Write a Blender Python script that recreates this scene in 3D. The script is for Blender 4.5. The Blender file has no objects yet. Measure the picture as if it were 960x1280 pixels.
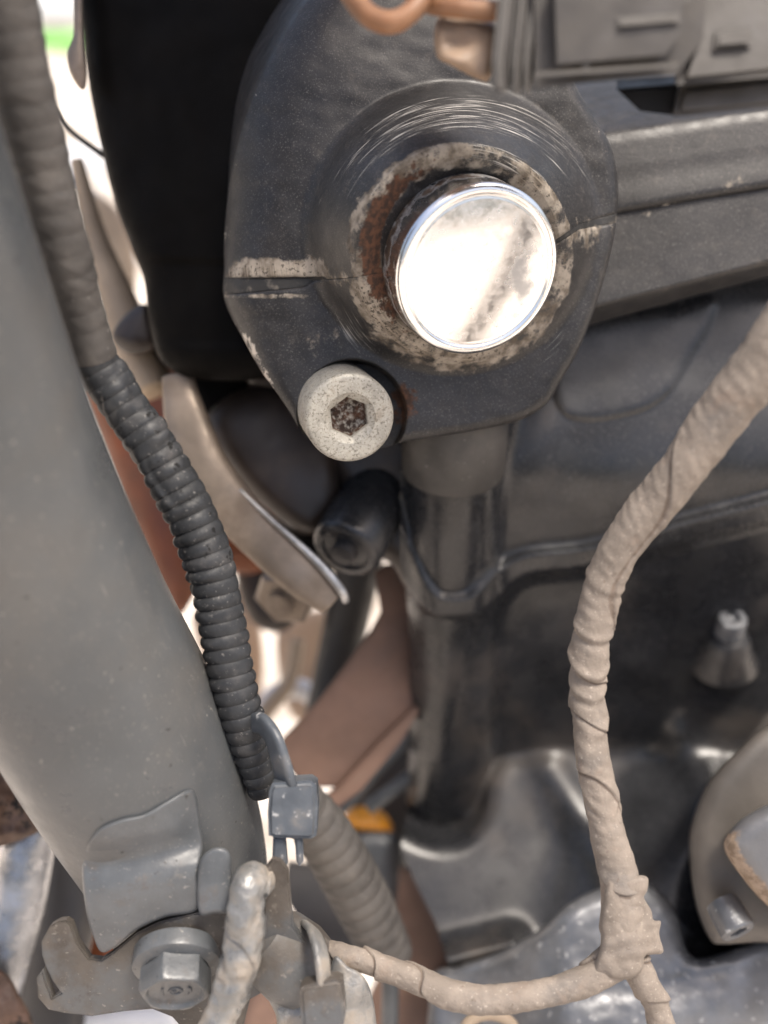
import bpy, bmesh, math, random
import numpy as np
from mathutils import Vector, Matrix

rng = np.random.RandomState(7)
random.seed(7)
scene = bpy.context.scene
C = scene.collection

# ---------------------------------------------------------------- camera frame
# Shapes are measured in millimetres in a frame level with the camera: x right, y away (0 = the
# plane of the end cap, 260 mm from the lens), z up the picture; W() puts them into the world.
D, S = 260.0, 0.2                       # mm to the cap, mm per photo pixel at that distance
PITCH, HGT = math.radians(35), 0.75     # camera looks down at the engine
cP, sP = math.cos(PITCH), math.sin(PITCH)

def W(v):
    v = np.asarray(v, float)
    x, y, z = v[..., 0] / 1000, (v[..., 1] + D) / 1000, v[..., 2] / 1000
    return np.stack([x, y * cP + z * sP, HGT - y * sP + z * cP], -1)

def Wdir(v):
    x, y, z = v
    return Vector((x, y * cP + z * sP, -y * sP + z * cP)).normalized()

def P(px, py, d):
    px, py, d = np.broadcast_arrays(np.asarray(px, float), np.asarray(py, float), np.asarray(d, float))
    k = S * (D + d) / D
    return np.stack([(px - 480) * k, d, (640 - py) * k], -1)

VERT = np.array([0, -sP, cP])           # the world's vertical in that frame

# ---------------------------------------------------------------- camera, world, sun, exposure
cam = bpy.data.cameras.new('camera')
co = bpy.data.objects.new('camera', cam); C.objects.link(co)
co.location = (0, 0, HGT); co.rotation_euler = (math.pi / 2 - PITCH, 0, 0)
cam.sensor_fit = 'VERTICAL'; cam.sensor_height = 24; cam.lens = 24 * D / 256
cam.clip_start = 0.01; cam.clip_end = 500
cam.dof.use_dof = True; cam.dof.focus_distance = 0.258; cam.dof.aperture_fstop = cam.lens / 7.0
scene.camera = co

SUN = Wdir((0.28, -0.62, 0.74))     # high hazy sun, a little to the right and in front
el, rot = math.asin(SUN.z), math.atan2(SUN.x, SUN.y)
world = bpy.data.worlds.new('World'); scene.world = world; world.use_nodes = True
wn = world.node_tree.nodes
sky = wn.new('ShaderNodeTexSky'); sky.sky_type = 'NISHITA'; sky.sun_disc = False
sky.sun_elevation = el; sky.sun_rotation = rot; sky.dust_density = 7.0; sky.air_density = 1.0; sky.ozone_density = 0.6
world.node_tree.links.new(sky.outputs[0], wn['Background'].inputs[0])
wn['Background'].inputs[1].default_value = 0.15
sl = bpy.data.lights.new('sun', 'SUN'); sl.energy = 2.4; sl.angle = math.radians(12); sl.color = (1, 0.94, 0.85)
so = bpy.data.objects.new('sun', sl); C.objects.link(so)
so.rotation_euler = SUN.to_track_quat('Z', 'Y').to_euler(); so.location = (0.5, -0.2, 2.0)
scene.view_settings.view_transform = 'Standard'; scene.view_settings.look = 'None'
scene.view_settings.gamma = 1; scene.view_settings.use_curve_mapping = False
scene.view_settings.exposure = 0.7

# ---------------------------------------------------------------- object helpers
WL = {}
def link(o, parent, world_loc):
    C.objects.link(o)
    if parent is not None:
        o.parent = parent
        o.location = Vector(world_loc) - WL[parent.name]
    else:
        o.location = world_loc
    WL[o.name] = Vector(world_loc)
    return o

def tag(o, label, cat=None, group=None, kind=None):
    o['label'] = label
    if cat: o['category'] = cat
    if group: o['group'] = group
    if kind: o['kind'] = kind
    return o

def thing(name, label, cat, base, group=None):
    o = bpy.data.objects.new(name, None); o.empty_display_size = 0.01
    link(o, None, W(base)); tag(o, label, cat, group)
    return o

def mk(name, V, F, mat, parent=None, uv=None, m=None, smooth=True, sharp=None):
    Wv = W(np.asarray(V, float).reshape(-1, 3))
    if parent is None:
        org = Wv.mean(0); org[2] = Wv[:, 2].min()
    else:
        org = Wv.mean(0)
    me = bpy.data.meshes.new(name)
    me.from_pydata((Wv - org).tolist(), [], F if isinstance(F, list) else F.tolist())
    me.update()
    if smooth:
        me.polygons.foreach_set('use_smooth', np.ones(len(me.polygons), bool))
    if sharp:
        me.set_sharp_from_angle(angle=math.radians(sharp))
    if uv is not None:
        l = me.uv_layers.new(name='UVMap')
        idx = np.empty(len(me.loops), int); me.loops.foreach_get('vertex_index', idx)
        l.data.foreach_set('uv', np.asarray(uv, np.float32)[idx].ravel())
    if m is not None:
        a = me.color_attributes.new('m', 'FLOAT_COLOR', 'POINT')
        a.data.foreach_set('color', np.clip(np.asarray(m, np.float32), 0, 1).ravel())
    o = bpy.data.objects.new(name, me)
    o.data.materials.append(MAT[mat])
    return link(o, parent, org)

def gridF(nr, nc, close=False, off=0):
    i = np.arange(nr - 1)[:, None]; j = np.arange(nc if close else nc - 1)[None, :]
    j2 = (j + 1) % nc
    return np.stack([i * nc + j, i * nc + j2, (i + 1) * nc + j2, (i + 1) * nc + j], -1).reshape(-1, 4) + off

def sstep(x, a, b):
    t = np.clip((x - a) / (b - a), 0, 1); return t * t * (3 - 2 * t)

def smin(a, b, k):
    h = np.clip(0.5 + 0.5 * (b - a) / k, 0, 1)
    return b * (1 - h) + a * h - k * h * (1 - h)

_nz = [(rng.randn(3), rng.rand() * 6.28) for _ in range(24)]
def wob(x, y, z=0.0):
    """smooth pseudo-noise, about -1..1"""
    s = 0
    for k, (v, p) in enumerate(_nz):
        s = s + np.sin(v[0] * x + v[1] * y + v[2] * z + p)
    return s / 5.0

def catmull(pts, n, closed=False):
    p = np.asarray(pts, float)
    m = len(p)
    if closed: q = np.vstack([p[-1], p, p[0], p[1]]); segs = m
    else: q = np.vstack([2 * p[0] - p[1], p, 2 * p[-1] - p[-2]]); segs = m - 1
    out = []
    per = 24
    for i in range(segs):
        a, b, c, d = q[i], q[i + 1], q[i + 2], q[i + 3]
        t = np.linspace(0, 1, per, endpoint=False)[:, None]
        out.append(0.5 * (2 * b + (c - a) * t + (2 * a - 5 * b + 4 * c - d) * t ** 2 + (3 * b - a - 3 * c + d) * t ** 3))
    out = np.vstack(out + ([q[1:2]] if closed else [q[-2:-1]]))
    L = np.r_[0, np.cumsum(np.linalg.norm(np.diff(out[:, :2], axis=0), axis=1))]
    s = np.linspace(0, L[-1], n + 1 if closed else n)
    if closed: s = s[:-1]
    return np.stack([np.interp(s, L, out[:, k]) for k in range(out.shape[1])], 1)

def sdpoly(X, Y, poly):
    """signed distance in px, negative inside"""
    poly = np.asarray(poly, float)
    best = np.full(X.shape, 1e9); ins = np.zeros(X.shape, bool)
    for a, b in zip(poly, np.roll(poly, -1, 0)):
        ab = b - a; L = ab @ ab
        if L < 1e-9: continue
        t = np.clip(((X - a[0]) * ab[0] + (Y - a[1]) * ab[1]) / L, 0, 1)
        best = np.minimum(best, (X - a[0] - t * ab[0]) ** 2 + (Y - a[1] - t * ab[1]) ** 2)
        c = ((a[1] > Y) != (b[1] > Y))
        if abs(b[1] - a[1]) > 1e-9:
            ins ^= c & (X < (b[0] - a[0]) * (Y - a[1]) / (b[1] - a[1]) + a[0])
    return np.where(ins, -1, 1) * np.sqrt(best)

def tube(name, pts, mat, parent=None, n=200, seg=40, rf=None, caps=True, m=None, off=None):
    """sweep along (px, py, depth, radius_px)"""
    p = np.asarray(pts, float)
    c = P(p[:, 0], p[:, 1], p[:, 2]); r = p[:, 3] * S * (D + p[:, 2]) / D
    q = np.c_[c, r]
    k = np.vstack([q])
    # arc-length catmull in 3d
    m_ = len(k); e = np.vstack([2 * k[0] - k[1], k, 2 * k[-1] - k[-2]])
    out = []
    for i in range(m_ - 1):
        a, b, cc, d = e[i:i + 4]
        t = np.linspace(0, 1, 40, endpoint=False)[:, None]
        out.append(0.5 * (2 * b + (cc - a) * t + (2 * a - 5 * b + 4 * cc - d) * t ** 2 + (3 * b - a - 3 * cc + d) * t ** 3))
    out = np.vstack(out + [k[-1:]])
    L = np.r_[0, np.cumsum(np.linalg.norm(np.diff(out[:, :3], axis=0), axis=1))]
    s = np.linspace(0, L[-1], n)
    q = np.stack([np.interp(s, L, out[:, j]) for j in range(4)], 1)
    c, r = q[:, :3], np.maximum(q[:, 3], .05)
    T = np.gradient(c, axis=0); T /= np.linalg.norm(T, axis=1)[:, None]
    N = np.zeros_like(T)
    u = np.array([0, -1.0, 0]); u = u - T[0] * (u @ T[0])
    if np.linalg.norm(u) < 1e-3: u = np.array([1.0, 0, 0])
    N[0] = u / np.linalg.norm(u)
    for i in range(1, n):
        v = N[i - 1] - T[i] * (N[i - 1] @ T[i]); N[i] = v / np.linalg.norm(v)
    B = np.cross(T, N)
    th = np.linspace(0, 2 * math.pi, seg, endpoint=False)
    R = np.repeat(r[:, None], seg, 1)
    if rf is not None: R = R + rf(s[:, None], th[None, :])
    V = c[:, None] + R[..., None] * (np.cos(th)[None, :, None] * N[:, None] + np.sin(th)[None, :, None] * B[:, None])
    if off is not None: V = V + off(s[:, None], th[None, :])[..., None] * N[:, None]
    V = V.reshape(-1, 3)
    F = gridF(n, seg, True)
    uv = np.stack([np.repeat(s / 100, seg), np.tile(th / 6.2832, n)], 1)
    if caps:
        V = np.vstack([V, c[0] - T[0] * r[0] * .15, c[-1] + T[-1] * r[-1] * .15]); a, b = n * seg, n * seg + 1
        j = np.arange(seg); j2 = (j + 1) % seg
        F = F.tolist() + np.stack([np.full(seg, a), j2, j], 1).tolist() + \
            np.stack([np.full(seg, b), (n - 1) * seg + j, (n - 1) * seg + j2], 1).tolist()
        uv = np.vstack([uv, [[0, 0], [s[-1] / 100, 0]]])
    mm = None
    if m is not None:
        mm = np.zeros((len(V), 4)); g = m(s[:, None], th[None, :]); 
        mm[:n * seg] = g.reshape(-1, 4)
    return mk(name, V, F, mat, parent, uv=uv, m=mm)

def ribbon(name, pts, mat, half_w, half_t, parent=None, n=120, seg=40, p=5.0, rf=None):
    """flat band with rounded edges swept along a path; half_w may vary along it (mm)"""
    hw = np.atleast_1d(np.asarray(half_w, float))
    def f(s, th):
        a = np.interp(s / s.max(), np.linspace(0, 1, len(hw)), hw)
        r = (np.abs(np.cos(th) / half_t) ** p + np.abs(np.sin(th) / a) ** p) ** (-1 / p)
        return r + (rf(s, th) if rf else 0)
    return tube(name, [(x, y, d, .01) for x, y, d in pts], mat, parent, n=n, seg=seg, rf=f)

def lathe(name, org, axis, prof, mat, parent=None, seg=96, sharp=35, m=None, rfun=None):
    """profile of (height along axis, radius) in mm; closes on the axis where radius is 0"""
    a = np.asarray(axis, float); a = a / np.linalg.norm(a)
    u = np.cross(a, [0, 0, 1.0]);
    if np.linalg.norm(u) < .1: u = np.cross(a, [1.0, 0, 0])
    u /= np.linalg.norm(u); w = np.cross(a, u)
    pr = np.asarray(prof, float); n = len(pr)
    th = np.linspace(0, 2 * math.pi, seg, endpoint=False)
    R = np.maximum(pr[:, 1], 1e-4)[:, None] * np.ones(seg)
    Hh = pr[:, 0][:, None] * np.ones(seg)
    if rfun is not None: R, Hh = rfun(R, Hh, th[None, :])
    V = np.asarray(org, float) + Hh[..., None] * a + R[..., None] * (np.cos(th)[None, :, None] * u + np.sin(th)[None, :, None] * w)
    uv = np.stack([np.repeat(np.arange(n) / n, seg), np.tile(th / 6.2832, n)], 1)
    mm = None
    if m is not None: mm = m(pr, th)
    return mk(name, V.reshape(-1, 3), gridF(n, seg, True), mat, parent, uv=uv, sharp=sharp, m=mm)

def hexprof(R, Hh, th, rmin=0.0):
    k = math.pi / 3
    f = math.cos(k / 2) / np.cos((th % k) - k / 2)
    return R * np.where(R > rmin, f / f.mean(), 1.0), Hh

def blob(name, outline, dfun, mat, parent=None, centre=None, rnd=3.0, skirt=12.0, nth=200, nr=24, smooth_outline=True, m=None, back=True, sharp=None, taper=0.0):
    """a solid with a traced outline, a shaped front, rounded rim, side wall and back"""
    o = catmull(outline, nth, True) if smooth_outline else catmull_lin(outline, nth)
    c = np.asarray(centre if centre is not None else o.mean(0), float)
    t = np.r_[np.linspace(0, .8, nr), np.linspace(.8, 1, 12)[1:]]
    X = c[0] + (o[None, :, 0] - c[0]) * t[:, None]; Y = c[1] + (o[None, :, 1] - c[1]) * t[:, None]
    e = np.abs(sdpoly(X, Y, o)) * S
    e[-1] = 0
    d = dfun(X, Y)
    q = np.clip(rnd - e, 0, rnd)
    d = d + rnd - np.sqrt(np.maximum(rnd * rnd - q * q, 0))
    V = [P(X, Y, d)]
    d1 = d[-1]
    for k in (.33, .66, 1.0):
        k2 = 1 - taper * k
        V.append(P((c[0] + (o[:, 0] - c[0]) * k2)[None], (c[1] + (o[:, 1] - c[1]) * k2)[None], (d1 + skirt * k)[None]))
    if back:
        V.append(P(np.full((1, nth), c[0]), np.full((1, nth), c[1]), (np.full(nth, d1.mean()) + skirt)[None]))
    V = np.concatenate(V, 0); nrw = V.shape[0]
    mm = None
    if m is not None:
        mm = np.zeros((nrw, nth, 4)); g = m(X, Y, e); mm[:len(t)] = g; mm[len(t):] = g[-1][None]
        mm = mm.reshape(-1, 4)
    return mk(name, V.reshape(-1, 3), gridF(nrw, nth, True), mat, parent, m=mm, sharp=sharp)

def catmull_lin(pts, n):
    p = np.asarray(pts, float); p = np.vstack([p, p[0]])
    L = np.r_[0, np.cumsum(np.linalg.norm(np.diff(p, axis=0), axis=1))]
    s = np.linspace(0, L[-1], n + 1)[:-1]
    s[np.array([np.argmin(abs(s - l)) for l in L[:-1]])] = L[:-1]
    return np.stack([np.interp(s, L, p[:, k]) for k in (0, 1)], 1)

def plate(name, poly, dfun, thick, mat, parent=None, bev=.5, direction=(0, 1, 0), segs=2, sharp=40, smooth_n=None):
    """sheet of a traced outline on a plane, extruded and bevelled"""
    if smooth_n: poly = catmull(poly, smooth_n, True)
    poly = np.asarray(poly, float)
    V = P(poly[:, 0], poly[:, 1], np.array([dfun(x, y) for x, y in poly]))
    bm = bmesh.new()
    vs = [bm.verts.new(v) for v in V]
    f = bm.faces.new(vs)
    r = bmesh.ops.extrude_face_region(bm, geom=[f])
    nv = [g for g in r['geom'] if isinstance(g, bmesh.types.BMVert)]
    dv = Vector(direction).normalized() * thick
    for v in nv: v.co += dv
    if bev:
        ed = [e for e in bm.edges if len(e.link_faces) == 2 and e.calc_face_angle(0) > .6]
        bmesh.ops.bevel(bm, geom=ed, offset=bev, segments=segs, affect='EDGES', clamp_overlap=True)
    bmesh.ops.recalc_face_normals(bm, faces=bm.faces)
    bm.verts.index_update()
    VV = [v.co[:] for v in bm.verts]; FF = [[v.index for v in f.verts] for f in bm.faces]
    bm.free()
    return mk(name, VV, FF, mat, parent, sharp=sharp)

def box(name, c, size, mat, parent=None, axes=None, bev=.6, sharp=40):
    A = np.eye(3) if axes is None else np.asarray(axes, float)
    bm = bmesh.new(); bmesh.ops.create_cube(bm, size=1)
    for v in bm.verts:
        q = np.asarray(c) + A.T @ (np.array(v.co) * np.asarray(size)); v.co = q
    if bev: bmesh.ops.bevel(bm, geom=bm.edges[:], offset=bev, segments=2, affect='EDGES', clamp_overlap=True)
    bm.verts.index_update()
    VV = [v.co[:] for v in bm.verts]; FF = [[v.index for v in f.verts] for f in bm.faces]; bm.free()
    return mk(name, VV, FF, mat, parent, sharp=sharp)

def relief(name, x0, x1, y0, y1, step, dfun, mat, parent=None, m=None, keep=None):
    xs = np.arange(x0, x1 + step, step); ys = np.arange(y0, y1 + step, step)
    X, Y = np.meshgrid(xs, ys)
    d = dfun(X, Y)
    mm = m(X, Y).reshape(-1, 4) if m is not None else None
    F = gridF(len(ys), len(xs))
    if keep is not None:
        # pull the vertices just outside the outline onto it, drop the rest
        ok = keep(X, Y).ravel(); F = F[ok[F].all(1)]
    return mk(name, P(X, Y, d).reshape(-1, 3), F, mat, parent, m=mm)

# ---------------------------------------------------------------- materials
MAT = {}
def mat(name, base, rough=.5, metal=0.0, var=.25, vscale=80, layers=(), bumps=(), spec=.5, rvar=.1, coat=0):
    mt = bpy.data.materials.new(name); mt.use_nodes = True; MAT[name] = mt
    nt = mt.node_tree; N = nt.nodes; Lk = nt.links.new
    b = N['Principled BSDF']
    tc = N.new('ShaderNodeTexCoord')
    at = None
    def noise(scale, detail=4, uv=None, rg=.55):
        n = N.new('ShaderNodeTexNoise'); n.inputs['Detail'].default_value = detail
        n.inputs['Roughness'].default_value = rg
        if uv:
            mp = N.new('ShaderNodeMapping'); mp.inputs['Scale'].default_value = (uv[0], uv[1], 1)
            Lk(tc.outputs['UV'], mp.inputs[0]); Lk(mp.outputs[0], n.inputs['Vector'])
            n.inputs['Scale'].default_value = 1
        else:
            Lk(tc.outputs['Object'], n.inputs['Vector']); n.inputs['Scale'].default_value = scale
        return n.outputs['Fac']
    def math_(op, a, bb, c=None):
        q = N.new('ShaderNodeMath'); q.operation = op
        for i, v in enumerate((a, bb, c)):
            if v is None: continue
            if isinstance(v, (int, float)): q.inputs[i].default_value = v
            else: Lk(v, q.inputs[i])
        return q.outputs[0]
    def mrange(v, a, bb, lo=0., hi=1.):
        q = N.new('ShaderNodeMapRange'); q.interpolation_type = 'SMOOTHSTEP'
        q.inputs[1].default_value = a; q.inputs[2].default_value = bb
        q.inputs[3].default_value = lo; q.inputs[4].default_value = hi
        Lk(v, q.inputs[0]); return q.outputs[0]
    def mixc(f, a, bb):
        q = N.new('ShaderNodeMix'); q.data_type = 'RGBA'
        Lk(f, q.inputs[0])
        for i, v in ((6, a), (7, bb)):
            if isinstance(v, tuple): q.inputs[i].default_value = (*v[:3], 1)
            else: Lk(v, q.inputs[i])
        return q.outputs[2]
    def mixf(f, a, bb):
        q = N.new('ShaderNodeMix'); q.data_type = 'FLOAT'; Lk(f, q.inputs[0])
        for i, v in ((2, a), (3, bb)):
            if isinstance(v, (int, float)): q.inputs[i].default_value = v
            else: Lk(v, q.inputs[i])
        return q.outputs[0]
    nv = mrange(noise(vscale, 6), .3, .7)
    lo = tuple(x * (1 - var) for x in base); hi = tuple(min(1, x * (1 + var)) for x in base)
    col = mixc(nv, lo, hi)
    rg = mrange(noise(vscale * 2.3, 4), .3, .7, max(.02, rough - rvar), min(1, rough + rvar)) if rvar else rough
    me = metal
    for ly in layers:
        n = noise(ly.get('scale', 200), ly.get('detail', 5), ly.get('uv'), ly.get('rg', .6))
        if 'ch' in ly:
            if at is None:
                a = N.new('ShaderNodeAttribute'); a.attribute_name = 'm'
                sp = N.new('ShaderNodeSeparateColor'); Lk(a.outputs['Color'], sp.inputs[0])
                at = [sp.outputs[0], sp.outputs[1], sp.outputs[2], a.outputs['Alpha']]
            v = math_('MULTIPLY_ADD', math_('SUBTRACT', n, .5), ly.get('k', 1.0), at[ly['ch']])
        elif ly.get('up'):
            g = N.new('ShaderNodeNewGeometry'); sp = N.new('ShaderNodeSeparateXYZ'); Lk(g.outputs['Normal'], sp.inputs[0])
            v = math_('MULTIPLY_ADD', math_('SUBTRACT', n, .5), ly.get('k', 1.0), sp.outputs[2])
        else:
            v = n
        f = mrange(v, ly['lo'], ly['hi'], 0, ly.get('amt', 1.0))
        lc = ly['col']
        if 'col2' in ly:
            lc = mixc(mrange(noise(ly.get('cscale', 400), 5), .35, .65), ly['col'], ly['col2'])
        col = mixc(f, col, lc)
        rg = mixf(f, rg, ly.get('rough', .8)); me = mixf(f, me, ly.get('metal', 0.0))
    Lk(col, b.inputs['Base Color'])
    if isinstance(rg, (int, float)): b.inputs['Roughness'].default_value = rg
    else: Lk(rg, b.inputs['Roughness'])
    if isinstance(me, (int, float)): b.inputs['Metallic'].default_value = me
    else: Lk(me, b.inputs['Metallic'])
    b.inputs['Specular IOR Level'].default_value = spec
    b.inputs['Coat Weight'].default_value = coat
    prev = None
    for bp in bumps:
        n = noise(bp[0], 4, bp[2] if len(bp) > 2 else None)
        q = N.new('ShaderNodeBump'); q.inputs['Distance'].default_value = bp[1] / 1000; q.inputs['Strength'].default_value = 1
        Lk(n, q.inputs['Height'])
        if prev is not None: Lk(prev, q.inputs['Normal'])
        prev = q.outputs[0]
    if prev is not None: Lk(prev, b.inputs['Normal'])
    return mt

BEIGE, BEIGE2 = (.33, .29, .24), (.10, .08, .06)
RUST, RUST2 = (.10, .045, .024), (.035, .02, .014)
DUST = (.24, .205, .17)
def grit(c=(.42, .40, .37), amt=.7, s=900, lo=.67):
    return dict(col=c, scale=s, lo=lo, hi=lo + .05, rough=.85, amt=amt, detail=3)
mat('black_paint', (.022, .021, .021), .42, var=.25, vscale=90, rvar=.07, spec=.42, layers=[
    dict(col=(.13, .12, .115), scale=2600, lo=.56, hi=.70, rough=.6, amt=.6, detail=2),
    dict(col=DUST, scale=260, lo=.52, hi=.85, rough=.85, amt=.22, detail=8, rg=.7),
    dict(ch=3, col=(.66, .63, .58), k=2.0, uv=(2.2, 120), lo=.62, hi=.98, rough=.45, metal=.5, detail=6),   # circular wrench scratches
    dict(ch=0, col=BEIGE, col2=BEIGE2, k=2.3, scale=170, lo=.40, hi=.70, rough=.9, cscale=230, detail=9, rg=.72),   # grime and sealant
    dict(ch=0, col=(.40, .34, .27), k=1.6, uv=(2.5, 90), lo=.74, hi=1.05, rough=.9, detail=5, amt=.45),
    dict(ch=0, col=(.035, .028, .022), k=2.6, scale=1100, lo=.98, hi=1.2, rough=.9, detail=3, amt=.8),   # pits in the grime          # rubbed streaks in it
    dict(ch=1, col=RUST, col2=RUST2, k=1.7, scale=420, lo=.42, hi=.66, rough=.85, cscale=700, detail=7),          # rust
    dict(ch=2, col=(.60, .55, .48), k=1.9, scale=330, lo=.66, hi=.80, rough=.5, metal=.3, detail=9, rg=.7),       # chips to bare metal
], bumps=[(2400, .04), (700, .05), (150, .04)])
mat('casting_black', (.020, .0205, .0225), .26, var=.3, vscale=40, rvar=.1, layers=[
    dict(col=(.09, .088, .088), scale=1600, lo=.56, hi=.7, rough=.6, amt=.5, detail=2),
    dict(col=(.13, .105, .085), scale=28, lo=.50, hi=.8, rough=.8, amt=.45)], bumps=[(1800, .03), (120, .1)])
mat('casting_dusty', (.060, .055, .050), .5, var=.25, vscale=70, layers=[
    dict(col=DUST, scale=90, lo=.5, hi=.9, rough=.85, amt=.3), grit(amt=.5)], bumps=[(1800, .04), (150, .1)])
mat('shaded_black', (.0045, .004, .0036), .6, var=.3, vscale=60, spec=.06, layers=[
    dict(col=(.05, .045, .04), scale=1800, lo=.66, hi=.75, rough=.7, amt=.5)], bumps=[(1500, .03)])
mat('brown_casting', (.034, .024, .019), .45, var=.35, vscale=50, layers=[
    dict(col=DUST, scale=60, lo=.5, hi=.9, rough=.85, amt=.35)], bumps=[(900, .05)])
mat('gasket_dusty', (.02, .019, .018), .6, layers=[dict(col=(.20, .175, .145), scale=300, lo=.52, hi=.72, rough=.9, amt=.7, detail=8)], bumps=[(800, .06)])
mat('gasket', (.010, .010, .011), .55, bumps=[(800, .04)])
mat('chrome', (.93, .93, .93), .22, 1.0, var=.03, vscale=200, rvar=.06, layers=[
    dict(ch=0, col=(.42, .43, .45), k=1.8, scale=150, lo=.42, hi=.85, rough=.38, metal=.95, amt=.85, detail=9),
    dict(ch=1, col=(.13, .085, .055), col2=(.06, .04, .03), k=1.2, scale=260, lo=.40, hi=.7, rough=.75)],
    bumps=[(90, .03), (900, .004)])
mat('zinc', (.40, .38, .33), .52, .3, var=.2, vscale=200, layers=[
    dict(col=(.13, .115, .09), scale=1500, lo=.50, hi=.66, rough=.8, detail=6, amt=.8),
    dict(col=(.52, .50, .44), scale=1300, lo=.56, hi=.7, rough=.6, detail=3, amt=.6),
    dict(col=(.20, .16, .11), scale=200, lo=.52, hi=.75, rough=.9, amt=.6),
    dict(ch=1, col=RUST, col2=RUST2, k=.9, scale=900, lo=.42, hi=.66, rough=.9)], bumps=[(1800, .10), (500, .10)])
mat('harness_tape', (.215, .182, .152), .8, var=.18, vscale=90, rvar=.08, spec=.3, layers=[
    dict(col=(.125, .115, .107), scale=70, lo=.50, hi=.75, rough=.6, amt=.7),
    dict(col=(.285, .245, .205), scale=420, lo=.52, hi=.72, rough=.9, amt=.6, detail=7),
    grit((.42, .37, .32), .6, 1300, .63), grit((.14, .11, .09), .7, 600, .66), dict(col=(.22, .17, .135), scale=130, lo=.54, hi=.72, rough=.9, amt=.6, detail=9, rg=.7),
    dict(ch=0, col=(.13, .10, .08), k=.7, scale=300, lo=.4, hi=.8, rough=.9, amt=.8)], bumps=[(900, .16), (180, .25), (2000, .14)])
mat('fork_paint', (.070, .075, .079), .34, var=.15, vscale=30, rvar=.08, layers=[
    dict(col=(.105, .095, .083), scale=22, lo=.42, hi=.72, rough=.7, amt=.6, detail=8),
    dict(col=(.16, .15, .135), scale=300, lo=.58, hi=.75, rough=.85, amt=.4, detail=9, rg=.7),
    dict(col=(.055, .055, .058), scale=45, lo=.58, hi=.78, rough=.42, amt=.6, detail=6),
    grit((.26, .245, .22), .7, 620, .67), grit((.26, .245, .22), .6, 1600, .66), grit((.03, .028, .026), .8, 430, .70),
    dict(col=(.19, .18, .165), uv=(14, 260), lo=.66, hi=.72, rough=.7, amt=.6, detail=3),
    dict(col=(.035, .035, .036), uv=(60, 18), lo=.68, hi=.74, rough=.6, amt=.6, detail=4)], bumps=[(1200, .05), (160, .12), (420, .10)])
mat('bracket_paint', (.088, .094, .100), .40, var=.22, vscale=70, layers=[
    dict(col=(.075, .055, .042), scale=95, lo=.52, hi=.70, rough=.85, amt=.75, detail=9, rg=.7),
    dict(col=(.19, .18, .165), scale=190, lo=.55, hi=.72, rough=.85, amt=.6, detail=9, rg=.7),
    grit((.30, .285, .265), .6, 700, .67), grit((.28, .265, .245), .6, 1700, .66), grit((.03, .028, .026), .8, 460, .68)], bumps=[(1200, .06), (220, .15)])
mat('bracket_dirty', (.085, .073, .062), .65, var=.3, vscale=70, layers=[
    dict(col=(.085, .09, .095), scale=45, lo=.44, hi=.58, rough=.45, amt=.85, detail=8),
    dict(col=(.045, .033, .025), scale=120, lo=.53, hi=.72, rough=.9, amt=.8, detail=9, rg=.7),
    dict(col=(.26, .235, .205), scale=240, lo=.56, hi=.72, rough=.9, amt=.6, detail=9, rg=.7),
    grit((.28, .26, .23), .6, 800, .66)], bumps=[(1000, .12), (220, .18)])
mat('rubber', (.022, .0235, .026), .55, var=.3, vscale=120, spec=.4, layers=[
    dict(col=(.085, .08, .077), scale=140, lo=.50, hi=.75, rough=.8, amt=.6, detail=9, rg=.7),
    dict(col=(.33, .33, .32), scale=330, lo=.68, hi=.74, rough=.7, amt=.75, detail=4),
    grit((.20, .19, .18), .6, 1100, .64),
    dict(ch=0, col=(.006, .006, .006), k=1.5, scale=330, lo=.70, hi=.78, rough=.9),
    dict(ch=1, col=(.012, .012, .012), k=.6, scale=200, lo=.3, hi=.8, rough=.8, amt=.8)], bumps=[(900, .08), (220, .22)])  # valleys between the ridges darkened in colour, as shade would fall
mat('conduit_tape', (.068, .062, .057), .65, var=.25, vscale=100, layers=[
    dict(col=(.145, .13, .115), scale=110, lo=.48, hi=.8, rough=.8, amt=.6, detail=7), grit((.30, .28, .26), .5)], bumps=[(700, .08)])
mat('connector_plastic', (.050, .044, .038), .5, var=.12, vscale=90, layers=[
    dict(col=(.085, .08, .077), scale=50, lo=.5, hi=.75, rough=.45, amt=.7),
    dict(col=(.09, .078, .065), scale=120, lo=.55, hi=.85, rough=.85, amt=.5)], bumps=[(600, .05)])
mat('wire_brown', (.22, .105, .05), .5, var=.25, vscale=90, layers=[
    dict(col=(.28, .20, .145), scale=120, lo=.5, hi=.8, rough=.8, amt=.6)], bumps=[(500, .05)])
mat('seal_tan', (.25, .175, .12), .6, var=.25, vscale=120, bumps=[(500, .06)])
mat('clip_plastic', (.065, .074, .086), .45, var=.2, vscale=120, layers=[
    dict(col=(.42, .42, .42), scale=350, lo=.60, hi=.68, rough=.7, amt=.8, detail=6),
    dict(col=(.17, .15, .13), scale=100, lo=.52, hi=.75, rough=.8, amt=.6)], bumps=[(700, .08), (200, .2)])
mat('silver_tape', (.22, .22, .215), .34, .35, var=.3, vscale=120, layers=[
    dict(col=(.27, .23, .185), scale=110, lo=.42, hi=.66, rough=.85, amt=.85, detail=7), grit((.10, .085, .07), .6, 500, .66)], bumps=[(150, .9), (500, .35), (1500, .1)])
mat('orange_plastic', (.20, .058, .020), .4, var=.3, vscale=30, layers=[
    dict(col=(.13, .065, .04), scale=40, lo=.42, hi=.72, rough=.8, amt=.7)])
mat('rusty_bracket', (.18, .108, .078), .65, var=.25, vscale=40, layers=[
    dict(col=(.15, .088, .062), scale=60, lo=.48, hi=.75, rough=.8, amt=.7),
    dict(col=(.30, .23, .185), scale=60, lo=.55, hi=.8, rough=.8, amt=.5)], bumps=[(500, .06)])
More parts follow.
